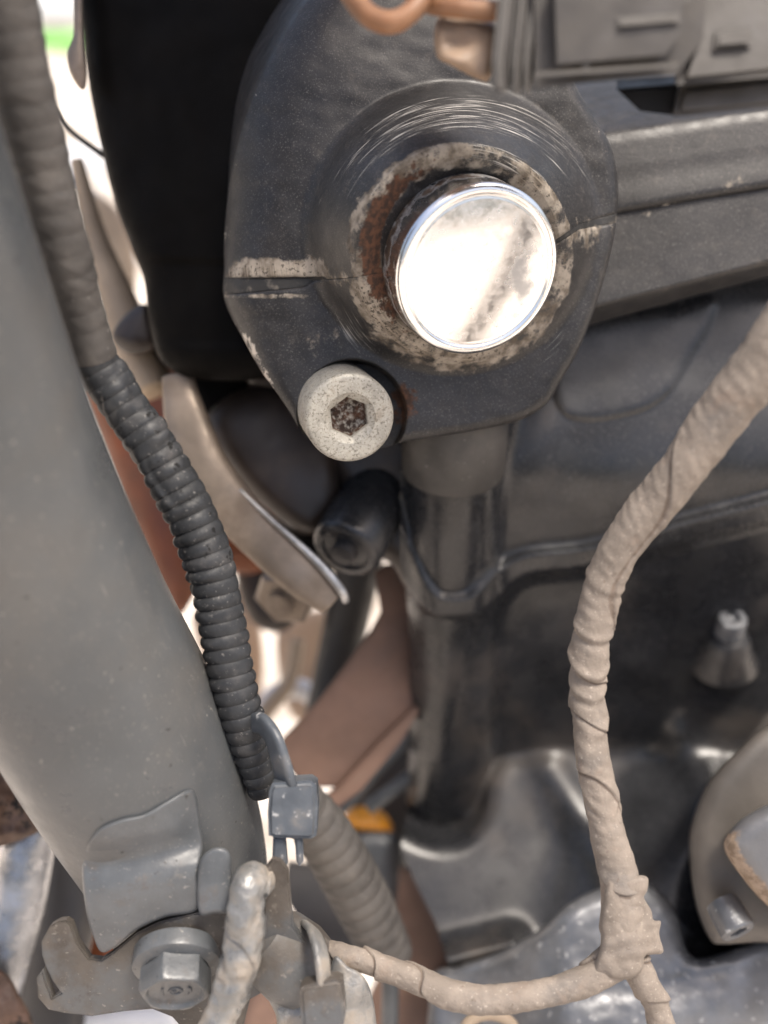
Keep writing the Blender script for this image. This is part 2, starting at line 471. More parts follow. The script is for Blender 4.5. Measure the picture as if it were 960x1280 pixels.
mat('worn_steel', (.26, .21, .165), .45, .4, var=.25, vscale=60, layers=[
    dict(col=(.13, .095, .068), scale=50, lo=.42, hi=.68, rough=.75, amt=.8)], bumps=[(700, .05)])
mat('steel_bar', (.10, .105, .11), .4, .3, var=.2, vscale=60)
mat('dull_aluminium', (.15, .155, .165), .38, .5, var=.25, vscale=60, layers=[
    dict(col=(.11, .105, .10), scale=50, lo=.45, hi=.75, rough=.75, amt=.7, detail=7), grit((.40, .40, .40), .6, 420, .62)], bumps=[(160, .30), (420, .12)])
mat('bright_aluminium', (.50, .50, .50), .4, .8, var=.3, vscale=150, bumps=[(400, .3)])
mat('starter_paint', (.105, .094, .083), .5, var=.2, vscale=60, layers=[
    dict(col=(.16, .14, .12), scale=80, lo=.5, hi=.8, rough=.8, amt=.5)], bumps=[(1000, .05)])
mat('motor_end', (.16, .16, .165), .4, .3, var=.15, vscale=70, layers=[
    dict(ch=0, col=(.34, .26, .195), col2=(.20, .145, .10), k=.9, scale=500, lo=.4, hi=.75, rough=.9)], bumps=[(900, .08)])
mat('foil', (.34, .35, .37), .3, .6, var=.5, vscale=60, bumps=[(70, 1.2), (200, .5)])
mat('old_leather', (.085, .048, .032), .6, var=.45, vscale=80, layers=[
    dict(col=(.012, .010, .008), scale=90, lo=.56, hi=.62, rough=.9)], bumps=[(120, 1.5), (400, .5)])
mat('sun_blocker_paint', (.085, .045, .03), .35, var=.2, vscale=20)
mat('peach_plastic', (.36, .25, .17), .5, var=.15, vscale=20)
mat('dark_panel', (.055, .051, .05), .5, var=.2, vscale=30)
mat('amber', (.80, .33, .03), .25, var=.2, vscale=60)
mat('white_plastic', (.7, .7, .71), .4, var=.05)
mat('green_paint', (.14, .50, .06), .6, var=.15, vscale=20)
mat('white_paint', (.78, .79, .80), .6, var=.08, vscale=20)
mat('tan_tube', (.40, .31, .22), .6, var=.3, vscale=30)
mat('concrete', (.66, .59, .51), .9, var=.2, vscale=3, rvar=0, layers=[
    dict(col=(.34, .28, .22), scale=7, lo=.48, hi=.62, rough=.95, amt=.85),
    dict(col=(.72, .67, .60), scale=60, lo=.5, hi=.7, rough=.95, amt=.5)], bumps=[(200, 1.0), (30, 3.0)])

# ================================================================ the setting
def flat(name, x0, x1, y0, y1, z, m):
    me = bpy.data.meshes.new(name)
    me.from_pydata([(x0, y0, 0), (x1, y0, 0), (x1, y1, 0), (x0, y1, 0)], [], [(0, 1, 2, 3)])
    o = bpy.data.objects.new(name, me); me.materials.append(MAT[m]); C.objects.link(o); o.location = (0, 0, z)
    return o
g = flat('ground', -120, 120, -120, 120, 0, 'concrete'); g['kind'] = 'structure'
g['label'] = 'sunlit pale concrete ground beyond and below the motorcycle'

def wbox(name, c, size, m, rz=0, bev=.01, parent=None):
    bm = bmesh.new(); bmesh.ops.create_cube(bm, size=1)
    for v in bm.verts: v.co = Vector((v.co.x * size[0], v.co.y * size[1], (v.co.z + .5) * size[2]))
    bmesh.ops.bevel(bm, geom=bm.edges[:], offset=bev, segments=2, affect='EDGES')
    me = bpy.data.meshes.new(name); bm.to_mesh(me); bm.free()
    o = bpy.data.objects.new(name, me); me.materials.append(MAT[m]); C.objects.link(o)
    o.location = c; o.rotation_euler.z = rz; WL[o.name] = Vector(c)
    return o

def ground_at(px, py):
    a, b = W(P(px, py, -D + 1)), W(P(px, py, 0)); t = a[2] / (a[2] - b[2]); return a + (b - a) * t
k = ground_at(75, 62)
tag(wbox('painted_kerb', (k[0] - .1, k[1] + .05, 0), (3.2, .16, .03), 'green_paint', .05), 'low green painted kerb far behind, at the upper left', 'kerb')
k = ground_at(80, 22)
tag(wbox('concrete_block', (k[0] - .1, k[1], 0), (2.6, .5, .10), 'white_paint', .05, .03), 'long white painted block behind the green kerb', 'block')
k = ground_at(115, 215)
tag(wbox('crate_board', (k[0], k[1], 0), (.30, .10, .05), 'white_paint', .3), 'short white board lying on the ground behind the engine', 'board')
k = ground_at(150, 330)
tag(wbox('crate_block', (k[0], k[1], 0), (.16, .05, .03), 'white_paint', .5), 'small white block on the ground below the white board', 'block')

# ================================================================ the engine
eng = thing('motorcycle_engine', 'black painted motorcycle engine with bright round end cap and dusty castings', 'engine', P(700, 1300, 110))

# ---- head end: upper cover, gasket, lower half, around the round end cap
CX, CY = 580.0, 315.0
OUT = [(771, 268), (773, 240), (769, 203), (758, 170), (742, 146), (730, 126), (716, 98), (702, 50), (690, 0), (660, -50), (590, -75),
       (500, -75), (430, -50), (385, 0), (352, 50), (326, 100), (306, 150), (292, 200), (284, 250), (280, 300), (280, 335), (279, 365),
       (286, 390), (306, 427), (326, 463), (346, 491), (362, 515), (376, 538), (392, 553), (420, 562), (450, 564), (480, 559), (498, 554),
       (530, 549), (580, 541), (630, 531), (660, 521), (685, 503), (700, 478), (722, 440), (742, 390), (756, 345), (767, 300)]
OC = catmull(OUT, 420, True)
oth = np.arctan2(CY - OC[:, 1], OC[:, 0] - CX) % (2 * math.pi)
orad = np.hypot(OC[:, 0] - CX, OC[:, 1] - CY)
_i = np.argsort(oth); oth_s, orad_s = oth[_i], orad[_i]
def Rout(th): return np.interp(th % (2 * math.pi), oth_s, orad_s, period=2 * math.pi)

BOLT = (440.0, 518.0)
def d_head(X, Y, th=None):
    x, z = (X - CX) * S, (CY - Y) * S
    plate_d = 12 + .16 * x - .10 * z + .010 * np.maximum(0, -(x + 26)) ** 2 + .006 * np.maximum(0, z - 42) ** 2
    plate_d = plate_d + .003 * np.maximum(0, x - 26) ** 2
    # collar that carries the cap: its end faces right and down
    rho = np.hypot(X - CX, Y - CY) * S
    ring = -4.4 + .37 * x - .52 * z
    oute = rho - 27.2 - .0 * x
    ringd = ring + 1.6 * np.maximum(0, oute) + .05 * np.maximum(0, oute) ** 2 + np.maximum(0, 24.2 - rho) * .5
    ringd = ringd + np.where(oute < 0, 1.2 * sstep(-oute, 0, -1.5) * 0, 0) + .9 * sstep(oute, -1.8, .3)
    d = smin(plate_d, ringd, 5.0)
    # small lip of the collar along the gasket
    e = np.abs(sdpoly(X, Y, OC)) * S
    rr = 2.6 + 11.0 * sstep(-x, 10, 45) * sstep(z, -14, 16) + 5.0 * sstep(-x, 15, 40) * sstep(z, -40, -14) * (1 - sstep(z, -14, 16))
    wl = sstep(-x, 5, 45) * sstep(z, 0, 48)
    q = np.clip(rr - e - .30 * rr * wl, 0, rr)
    d = d + rr - np.sqrt(np.maximum(rr ** 2 - q * q, 0))
    # counterbore for the socket bolt
    rb = np.hypot(X - BOLT[0], Y - BOLT[1])
    s = 1 - sstep(rb, 64, 69)
    floor = 24 + .0 * x
    d = d * (1 - s) + np.maximum(floor, d) * s
    # shallow dents and casting waviness
    d = d + .25 * wob(x * .12, z * .12) + .08 * wob(x * .5, z * .5, 3)
    return d, e

def head_mask(X, Y, d, e):
    x, z = (X - CX) * S, (CY - Y) * S
    rho = np.hypot(x, z); an = np.degrees(np.arctan2(z, x)) % 360
    m = np.zeros(X.shape + (4,))
    # grime caked on the collar end; heavier to the lower left, thin to the right
    ring = sstep(rho, 19, 22) * (1 - sstep(rho, 27.0, 30.5 + 3.5 * np.cos(np.radians(an - 225))))
    low = .5 + .5 * np.cos(np.radians(an - 235))
    m[..., 0] = ring * (.46 + .34 * low + .16 * wob(x * .22, z * .22, 1.0))
    # sealant along the left joint and by the right joint
    yl = 345 - (X - 285) * .01
    seal = sstep(Y, yl - 34, yl - 10) * (1 - sstep(Y, yl + 1, yl + 3)) * sstep(X, 276, 290) * (1 - sstep(X, 395, 425))
    m[..., 0] = np.maximum(m[..., 0], .85 * seal)
    below = sstep(Y, 366, 368) * (1 - sstep(Y, 371, 376)) * (1 - sstep(X, 370, 420))
    m[..., 0] = np.maximum(m[..., 0], .50 * below)
    blot = np.exp(-(((X - 425) / 24) ** 2 + ((Y - 350) / 16) ** 2)); m[..., 0] = np.maximum(m[..., 0], .65 * blot)
    rs = np.exp(-(((X - 730) / 45) ** 2 + ((Y - 290 + (X - 730) * .3) / 22) ** 2)); m[..., 0] = np.maximum(m[..., 0], .62 * rs)
    # smear of dust below the collar towards the bolt
    sm = np.exp(-(((X - 415) / 45) ** 2 + ((Y - 430) / 30) ** 2)); m[..., 0] = np.maximum(m[..., 0], .46 * sm)
    bl = np.exp(-(((X - 505) / 16) ** 2 + ((Y - 505) / 34) ** 2))
    m[..., 1] = np.maximum(.9 * bl, 0)
    # rust: left flank of the collar mouth
    rl = sstep(rho, 20, 22) * (1 - sstep(rho, 24.2, 28)) * np.clip(np.cos(np.radians((an - 170) * 1.15)), 0, 1) * ((an > 95) & (an < 245))
    m[..., 1] = np.maximum(m[..., 1], .95 * rl)
    # chips on the rim
    rim = 1 - sstep(e, .6, 3.5)
    m[..., 2] = rim * (.22 + .30 * sstep(-x, 30, 55) + .18 * sstep(-z, 10, 25) * sstep(x, 10, 30) + .26 * wob(x * .12, z * .12, 5)) + .25 * np.exp(-(((X - 375) / 40) ** 2 + ((Y - 420) / 30) ** 2)) * .8
    m[..., 2] = np.maximum(m[..., 2], .62 * np.exp(-(((X - 282) / 16) ** 2 + ((Y - 290) / 40) ** 2)))
    # circular scratches above the collar
    arc = sstep(rho, 28.5, 32) * (1 - sstep(rho, 38, 43)) * np.clip(np.sin(np.radians(an * 1.0 - 2)), 0, 1) ** .6 * ((an > 4) & (an < 172))
    lowarc = sstep(rho, 29, 31) * (1 - sstep(rho, 36, 40)) * .55 * np.exp(-((an - 215) / 18) ** 2) + sstep(rho, 30, 32) * (1 - sstep(rho, 34, 38)) * .5 * np.exp(-((an - 312) / 14) ** 2)
    inner = sstep(rho, 22, 23.5) * (1 - sstep(rho, 27, 29)) * .6 * ((an > 40) & (an < 150))
    m[..., 3] = np.clip(np.maximum(np.maximum(.62 * arc, lowarc), inner), 0, 1)
    return m

def sector(name, th0, th1, nth, mat_, push=0.0, nr=150, parent=None, skirt=46):
    """th0/th1: lists of (radius px, angle deg) along each radial border"""
    t = np.linspace(0, 1, nr)
    r_in = 92.0
    rr = r_in + 190 * t
    a0 = np.radians(np.interp(rr, [p[0] for p in th0], [p[1] for p in th0]))
    a1 = np.radians(np.interp(rr, [p[0] for p in th1], [p[1] for p in th1]))
    u = np.linspace(0, 1, nth)
    TH = a0[:, None] * (1 - u) + a1[:, None] * u
    R = r_in + (Rout(TH) - r_in) * t[:, None]
    X, Y = CX + R * np.cos(TH), CY - R * np.sin(TH)
    d, e = d_head(X, Y); e[-1] = 0
    m = head_mask(X, Y, d, e)
    d = d + push
    # rounded lips where two halves meet
    if push == 0:
        w0 = np.abs(TH - TH[:, :1]) * R * S; w1 = np.abs(TH - TH[:, -1:]) * R * S
        w = np.minimum(w0, w1); d = d + .5 * (1 - sstep(w, 0, .7)) * sstep(R, 150, 190)
    rows = [P(X[:1], Y[:1], d[:1] + 14)] + [P(X, Y, d)]
    for k_ in (.1, .3, .6, 1.0):
        xe, ze = (X[-1:] - CX) * S, (CY - Y[-1:]) * S
        wl = sstep(-xe, 5, 45) * sstep(ze, 0, 48)          # the upper left shoulder runs out into the side cover
        f_ = (1 - .03 * k_) * (1 - wl) + (1 + .12 * k_) * wl
        rows.append(P(CX + (X[-1:] - CX) * f_, CY + (Y[-1:] - CY) * f_, d[-1:] + skirt * (k_ * (1 - wl) + wl * (.35 * k_ + .65 * k_ * k_))))
    V = np.concatenate(rows, 0)
    M_ = np.concatenate([m[:1], m] + [m[-1:] * np.array([.3, .3, .5, 0])] * 4, 0)
    # close the two radial walls by folding the border back
    VV = np.concatenate([V[:, :1] + np.array([0, 6, 0]), V, V[:, -1:] + np.array([0, 6, 0])], 1)
    MM = np.concatenate([M_[:, :1], M_, M_[:, -1:]], 1)
    full_th = np.concatenate([TH[:1], TH] + [TH[-1:]] * 4, 0); full_th = np.concatenate([full_th[:, :1], full_th, full_th[:, -1:]], 1)
    full_r = np.concatenate([R[:1], R] + [R[-1:]] * 4, 0); full_r = np.concatenate([full_r[:, :1], full_r, full_r[:, -1:]], 1)
    uv = np.stack([full_th, full_r / 200], -1).reshape(-1, 2)
    return mk(name, VV.reshape(-1, 3), gridF(VV.shape[0], VV.shape[1]), mat_, parent, uv=uv, m=MM.reshape(-1, 4))

LA = [(92, 194.5), (140, 192.6), (200, 188.6), (297, 185.6)]
LB = [(92, 194.6), (140, 192.9), (180, 190.6), (192, 192.2), (297, 189.6)]
RA = [(92, 365.0), (125, 366.5), (192, 374.0)]
RB = [(92, 364.9), (125, 366.2), (135, 364.5), (192, 371.0)]
sub = lambda L: [(a, b - 360) for a, b in L]
hc = sector('head_cover', sub(RA), LA, 420, 'black_paint', parent=eng)
hc['label'] = 'upper black cover half around the round cap, with circular scratches'
gk = sector('gasket', LA, LB, 14, 'gasket_dusty', push=.8, parent=eng)
gk2 = sector('gasket', RB, RA, 10, 'gasket_dusty', push=.3, parent=eng)
hl = sector('cylinder_head_end', LB, RB, 460, 'black_paint', parent=eng)
hl['label'] = 'lower black half below the joint, carrying the socket bolt'

# ---- round end cap
n_cap = np.array([.327, -.84, -.485]); n_cap /= np.linalg.norm(n_cap)
fc = P(600, 341, -11)
def capmask(pr, th):
    n, s_ = len(pr), len(th)
    m = np.zeros((n, s_, 4))
    r = pr[:, 1][:, None]; h = pr[:, 0][:, None]
    c_ = np.cos(th)[None]; s2 = np.sin(th)[None]
    m[..., 0] = np.where(r < 18.5, .14 + .62 * np.exp(-((r * c_ + 11) ** 2 / 30 + (r * s2 - 2) ** 2 / 60)), .1)  # grey patch painted on the face in place of a reflection
    m[..., 1] = .62 * sstep(-h, 2.5, 9)
    return m.reshape(-1, 4)
rc = 20.9
prof = [(-26, rc)] + [(-h, rc) for h in np.linspace(14, 1.6, 14)] + \
       [(-1.6 + 1.6 * math.sin(a), rc - 1.6 + 1.6 * math.cos(a)) for a in np.linspace(.2, math.pi / 2, 8)] + \
       [(0, 19.1), (-.1, 18.7), (-.4, 18.4), (-.45, 18.1), (-.3, 17.7)] + [(-.25 + 1.2 * (1 - (r / 17.2) ** 2), r) for r in np.linspace(17.2, 0, 16)]
cap = lathe('end_cap', fc, n_cap, prof, 'chrome', eng, seg=128, sharp=60, m=capmask)
cap['label'] = 'round polished metal end cap glaring white in the light'

# ---- big socket bolt
n_b = np.array([.22, -.93, -.29]); n_b /= np.linalg.norm(n_b)
bc = P(438, 523, 1.5)
def boltmask(pr, th):
    m = np.zeros((len(pr), len(th), 4)); m[..., 1] = np.where(np.arange(len(pr)) > len(pr) - 5, .6, 0)[:, None]
    return m.reshape(-1, 4)
def bhex(R, Hh, th):
    k = math.pi / 3; t = (th + .35) % k - k / 2
    f = math.cos(k / 2) / np.cos(t)
    msk = (np.arange(R.shape[0]) >= R.shape[0] - 6)[:, None]
    return R * np.where(msk, f * 1.06, 1.0), Hh
pb = [(-24, 11.3), (-12, 11.4), (-1.4, 11.4)] + [(-1.3 + 1.3 * math.sin(a), 10.1 + 1.3 * math.cos(a)) for a in np.linspace(.2, 1.45, 7)] + \
     [(0, 9.0), (0, 7.4), (-.1, 6.55), (-.35, 6.7), (-.5, 6.4), (-1.4, 5.2), (-1.6, 5.0), (-3, 4.9), (-5.0, 4.8), (-5.4, 2.0), (-5.0, 0)]
sb = lathe('socket_bolt', bc, n_b, pb, 'zinc', eng, seg=120, sharp=40, m=boltmask, rfun=bhex)
sb['label'] = 'big pitted zinc hex socket bolt at the lower left of the cap'

# ---- dark side of the engine at the left
DK = [(100, -60), (104, 40), (112, 110), (126, 180), (143, 250), (165, 310), (180, 350), (186, 400), (196, 440), (214, 462), (245, 473), (330, 473), (400, 440), (520, 300), (560, 100), (520, -60), (300, -80)]
def d_dark(X, Y):
    x = (X - 300) * S; z = (300 - Y) * S
    d = 33 + .004 * x ** 2 + .10 * np.maximum(0, -x) + .0015 * (z - 20) ** 2
    d = d + 1.2 * sstep(Y, 322 + (X - 180) * .04, 326 + (X - 180) * .04) - 1.0 * sstep(Y, 428, 434)
    d = d - 4 * np.exp(-((X - 360) / 60) ** 2) * sstep(Y, 120, -40)
    return d + .3 * wob(x * .1, z * .1)
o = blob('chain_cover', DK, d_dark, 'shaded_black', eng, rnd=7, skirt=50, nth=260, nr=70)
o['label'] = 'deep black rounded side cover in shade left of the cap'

# ---- arm of the cover running off to the right
U = [(690, 50), (720, 60), (772, 55), (830, 50), (900, 50), (980, 50), (1060, 50), (1070, 215), (960, 236), (860, 252), (779, 266), (720, 272)]
def d_arm_u(X, Y):
    top = 150 - (X - 830) * .15
    t = (Y - top) / 100.0
    return 27 + .5 * np.maximum(0, top + 6 - Y) * S * 2 + 7 * np.maximum(0, .22 - t) ** 2 * 4 + .6 * np.abs(t - .5) - .5 * sstep(t, .6, .95) + .012 * np.maximum(0, 800 - X) * .6 + .15 * wob(X * .02, Y * .02)
o = blob('cover_arm', U, d_arm_u, 'black_paint', eng, centre=(860, 205), rnd=2.4, skirt=34, nth=260, nr=40, m=lambda X, Y, e: np.stack([.42 * np.exp(-((X - 915) / 40) ** 2 - ((Y - 225) / 20) ** 2), 0 * X, (.34 + .22 * wob(X * .04, Y * .02)) * (1 - sstep(e, .3, 1.6)), 0 * X], -1))
Lw = [(690, 270), (779, 254), (860, 241), (960, 224), (1060, 208), (1070, 320), (960, 346), (860, 372), (770, 397), (720, 408), (700, 380)]
def d_arm_l(X, Y):
    bot = 395 - (X - 770) * .26
    return 29 + 10 * sstep(Y, bot - 22, bot + 8) + .15 * wob(X * .02, Y * .02)
o = blob('head_side', Lw, d_arm_l, 'black_paint', eng, centre=(850, 315), rnd=1.6, skirt=34, nth=260, nr=40, m=lambda X, Y, e: np.stack([.55 * np.exp(-((X - 808) / 14) ** 2 - ((Y - 266) / 8) ** 2) , 0 * X, (.26 + .22 * wob(X * .04, Y * .02)) * (1 - sstep(e, .3, 1.3)), 0 * X], -1))

# ---- the cylinder block behind, as one casting; depth grows downwards because the block stands upright
def dv(Y):
    k_ = .14 * (640 - Y); return (47.6 - k_) / (1 + k_ / 260)
LEDGE = catmull([(430, 560), (470, 640), (500, 715), (522, 752), (548, 770), (590, 770), (618, 752), (640, 728), (665, 716), (700, 712), (740, 707), (800, 692), (870, 672), (940, 655), (1075, 620)], 140)
UPPER = np.vstack([LEDGE, [(1090, 560), (1090, 330), (440, 330), (380, 480)]])
POCK = catmull([(690, 470), (706, 410), (760, 395), (840, 385), (892, 372), (888, 405), (862, 450), (842, 485), (815, 508), (780, 520), (735, 526), (702, 515)], 100, True)
CASE = np.vstack([catmull([(470, 1000), (505, 1035), (545, 1052), (582, 1044), (604, 1015), (610, 975), (625, 950), (660, 940), (710, 930), (745, 905), (775, 868), (815, 835), (860, 812), (900, 806), (940, 795), (1060, 780)], 140), [(1060, 1360), (440, 1360), (450, 1100)]])
SUMP = np.vstack([catmull([(560, 1205), (620, 1190), (670, 1165), (720, 1130), (800, 1105), (850, 1150), (868, 1200), (930, 1182), (1060, 1140)], 90), [(1060, 1400), (540, 1400)]])
KEEP = [(400, 330), (470, 480), (500, 560), (498, 700), (512, 760), (528, 785), (530, 960), (508, 1000), (500, 1060), (520, 1110), (545, 1160), (560, 1210), (560, 1390), (1080, 1390), (1080, 330)]
def wall(sd, depth, rnd=2.5, slope=4.0):
    """front depth inside, rounded rim, steep flank outside"""
    s_ = sd * S + rnd
    return depth + np.where(s_ > 0, rnd - np.sqrt(np.maximum(rnd ** 2 - np.clip(s_, 0, rnd) ** 2, 0)), 0) + np.maximum(0, sd * S) * slope
def d_block(X, Y):
    v = dv(Y)
    base = v + 12 + 46 * (1 - sstep(Y, 400, 640))
    up = v + 9 + .8 * S * 22 * np.log1p(np.exp((590 - Y) / 22.0))
    sdU = sdpoly(X, Y, UPPER)
    d = smin(base, wall(sdU, up, 2.0, 3.0), 4)
    # flange along the ledge
    dl = np.full(X.shape, 1e9)
    for a, b in zip(LEDGE[:-1], LEDGE[1:]):
        ab = b - a; t = np.clip(((X - a[0]) * ab[0] + (Y - a[1]) * ab[1]) / (ab @ ab), 0, 1)
        dl = np.minimum(dl, np.hypot(X - a[0] - t * ab[0], Y - a[1] - t * ab[1]))
    band = np.where(sdU < 0, dl - 24, dl)
    d = smin(d, wall(np.where(sdU < 0, band, dl * 1.0), v + 4 - 11.5 * np.exp(-((X - 566) / 52.0) ** 4), 1.4, 3.0), 4)
    # fillets that tie the pillar into the wall
    kk = S * (D + v) / D; xp = (X - 568) * kk
    pil = v + 9 - np.sqrt(np.maximum(13.2 ** 2 - xp ** 2, 0)) + np.maximum(0, np.abs(xp) - 13.2) * 3
    pil = pil + 60 * sstep(Y, 1020, 1060)
    d = smin(d, np.where(Y < 770, pil, pil + 1.5), 9)
    # pocket
    d = smin(d, wall(sdpoly(X, Y, POCK), 50 - (Y - 450) * .02, 2.5, 3.5), 4)
    cs = sdpoly(X, Y, CASE)
    d = smin(d, wall(cs, dv(Y) * 0 + 108 - (Y - 1040) * .10, 5, 3.2), 6)
    # ribs on the case
    for (x0, y0, x1, y1, w_, h_) in ((690, 960, 775, 1100, 26, 4), (850, 925, 905, 1015, 26, 4), (640, 1180, 560, 1200, 20, 12)):
        ax, ay = x1 - x0, y1 - y0; t = np.clip(((X - x0) * ax + (Y - y0) * ay) / (ax * ax + ay * ay), 0, 1)
        d = d - h_ * np.exp(-(np.hypot(X - x0 - t * ax, Y - y0 - t * ay) / w_) ** 2)
    # right part of the case comes forward
    d = d - 22 * sstep(X + .25 * (Y - 900), 700, 920) * sstep(-cs, -10, 220)
    sp = sdpoly(X, Y, SUMP)
    d = np.minimum(d, 300)
    return d + .4 * wob(X * .02, Y * .02)
blk = relief('cylinder_block', 380, 1060, 336, 1370, 2.6, d_block, 'casting_black', eng, keep=lambda X, Y: sdpoly(X, Y, KEEP) < 0)
blk['label'] = 'black cylinder block with a raised flange, blurred behind the wiring'

o = blob('crankcase', [(540, 1230), (575, 1208), (620, 1192), (670, 1165), (715, 1128), (760, 1108), (810, 1105), (845, 1140), (866, 1196), (930, 1182), (1010, 1152), (1060, 1140), (1060, 1380), (800, 1400), (560, 1390)],
         lambda X, Y: 52 - .055 * (Y - 1150) + 26 * sstep(X, 720, 560) + .5 * wob(X * .04, Y * .04) + .12 * wob(X * .13, Y * .13, 2), 'dull_aluminium', eng, centre=(790, 1260), rnd=4, skirt=50, nth=280, nr=60)
o['label'] = 'bare silvery lower crankcase with a rough glossy surface at the bottom right'

# pillar in front of the block
def along(px, py, d, L):        # point L mm below, straight down in the world
    return P(px, py, d) - VERT * L
pt = P(568, 548, 44)
lathe('pillar', pt, -VERT, [(0, 13.4), (30, 13.6), (60, 13.8), (66, 13.0), (75, 12.2), (110, 11.6), (150, 11.8), (180, 12.0)], 'casting_black', eng, seg=72)
o = lathe('pillar_sleeve', pt, -VERT, [(-17, 0), (-17, 11), (-7, 15.4), (9.5, 15.4), (10.6, 15.0), (11, 14.4), (11, 12)], 'casting_dusty', eng, seg=72)
# a far bolt on the block
lathe('case_bolt', P(916, 772, 80), (-.1, -.75, .65), [(-20, 4.8), (-1, 4.8), (0, 4.2), (0, 2.6), (-1.6, 2.4), (-1.8, 0)], 'dull_aluminium', eng, seg=40)
lathe('case_bolt_boss', P(910, 792, 86), (-.1, -.7, .7), [(-14, 12), (-6, 8.5), (-1, 7), (0, 6), (0, 0)], 'casting_black', eng, seg=40)

# starter housing at the right edge
o = blob('starter_housing', [(862, 1062), (868, 1020), (888, 975), (920, 940), (962, 905), (1060, 850), (1080, 1000), (1070, 1190), (960, 1178), (905, 1180), (888, 1174), (870, 1130)],
         lambda X, Y: 30 + .0009 * np.maximum(0, 940 - X) ** 2 + .01 * (Y - 1000), 'starter_paint', eng, centre=(960, 1060), rnd=5, skirt=46, nth=200, nr=30)
o['label'] = 'dusty grey-brown housing at the right edge'
o = blob('motor_end', [(905, 1058), (912, 1040), (930, 1022), (965, 1003), (1010, 985), (1070, 975), (1080, 1080), (1060, 1180), (1000, 1160), (955, 1128), (920, 1086)],
         lambda X, Y: 10 + .02 * np.maximum(0, 960 - X) + .015 * (Y - 1060), 'motor_end', eng, centre=(990, 1070), rnd=6, skirt=30, nth=180, nr=30,
         m=lambda X, Y, e: np.stack([(1 - sstep(e, 1.0, 6.0)) * sstep(Y - X * .4, 640, 700), 0 * X, 0 * X, 0 * X], -1))
o['label'] = 'rounded grey motor end with a sandy rim at the right edge'
def shex(R, Hh, th):
    k = math.pi / 3; f = math.cos(k / 2) / np.cos(th % k - k / 2)
    msk = (np.arange(R.shape[0]) >= R.shape[0] - 4)[:, None]
    return R * np.where(msk, f * 1.05, 1.0), Hh
bo = lathe('case_screw', P(924, 1166, 22), (.32, -.66, -.68), [(-9, 4.5), (-5, 4.9), (-.6, 4.9), (0, 4.4), (0, 2.9), (-.3, 2.6), (-3.5, 2.5), (-3.6, 0)], 'dull_aluminium', eng, seg=72, rfun=shex,
           m=lambda pr, th: np.zeros((len(pr) * len(th), 4)))
bo['label'] = 'small dusty socket screw under the motor end'

o = blob('dark_gap_fill', [(235, 480), (260, 462), (420, 455), (450, 560), (470, 690), (425, 715), (385, 690), (330, 630), (280, 560), (248, 515)], lambda X, Y: 78 + 0 * X, 'shaded_black', eng, rnd=4, skirt=20, nth=100, nr=16)  # black filler sheet, stands in for the shaded gap between the castings
# castings left of the pillar
o = blob('port_lobe', [(258, 530), (285, 495), (340, 478), (400, 510), (418, 560), (424, 615), (412, 652), (382, 668), (335, 636), (290, 590)],
         lambda X, Y: 54 + .0012 * ((X - 350) ** 2 + (Y - 590) ** 2) * .35, 'brown_casting', eng, rnd=4.5, skirt=40, nth=120, nr=30)
o = blob('port_wall', [(310, 470), (420, 450), (540, 500), (560, 600), (560, 740), (530, 752), (508, 735), (492, 708), (468, 688), (440, 640), (400, 570), (355, 510)],
         lambda X, Y: 60 + (X - 400) * -.02 + .03 * (Y - 560), 'brown_casting', eng, centre=(480, 590), rnd=5, skirt=40, nth=160, nr=30)
lathe('stud_boss', P(430, 690, 50), (-.35, -.62, -.62), [(-40, 11.5), (-2, 11), (-.6, 10.2), (0, 9.0), (-.2, 7.6), (-1.2, 7.2), (-1.2, 4.0), (1.8, 3.8), (2.0, 0)], 'casting_black', eng, seg=60)
o = ribbon('exhaust_flange', [(222, 470, 50), (232, 520, 48), (252, 580, 46), (292, 635, 46), (338, 682, 47), (380, 722, 48), (415, 752, 50)], 'worn_steel', [4.5, 6, 7.2, 7.4, 7.2, 7, 6.8, 6.2, 4.2], 3.2, eng, n=160, p=2.8)
o['label'] = 'worn curved steel flange strip below the black side cover'
tube('flange_edge', [(300, 612, 43.5, 2), (340, 650, 43, 3.5), (378, 684, 43.5, 4.5), (408, 714, 44.5, 5.5), (428, 740, 46, 5.5), (432, 752, 48, 4)], 'bright_aluminium', o, n=60, seg=14)
lathe('flange_nut', P(352, 752, 72), (-.3, -.8, -.5), [(-16, 9.5), (-1.5, 9.5), (0, 8), (0, 4.5), (3, 4.2), (3.4, 0)], 'worn_steel', eng, seg=48, rfun=lambda R, Hh, th: hexprof(R, Hh, th, 7.0))

# ================================================================ wiring harness
har = thing('wiring_harness', 'dusty beige tape-wrapped wiring harness with a fork in front of the engine', 'wiring', P(780, 1200, -10))
def wphase(pitch, sgn, seed, slant):
    def f(s, th):
        ph = s / pitch + sgn * slant * th / (2 * math.pi) + .75 * np.sin(s / 23. + seed) + .3 * np.sin(s / 9.7 + 2 * seed) + .07 * np.sin(2 * th + s / 9)
        return ph - np.floor(ph)
    return f
def wrap(pitch, step=.5, lump=.35, sgn=1, seed=0., slant=1.0):
    pf = wphase(pitch, sgn, seed, slant)
    def f(s, th):
        fr = pf(s, th)
        return step * (.25 + .75 * fr ** 2) * (1 - sstep(fr, .965, 1.0)) + lump * wob(s * .06 + seed, np.cos(th) * .9, np.sin(th) * .9) + .12 * wob(s * .5, 2 * np.cos(th), 2 * np.sin(th) + seed) + .09 * wob(s * 1.3 + sgn * th * 2, 3 * np.cos(th), 3 * np.sin(th) + seed)
    return f
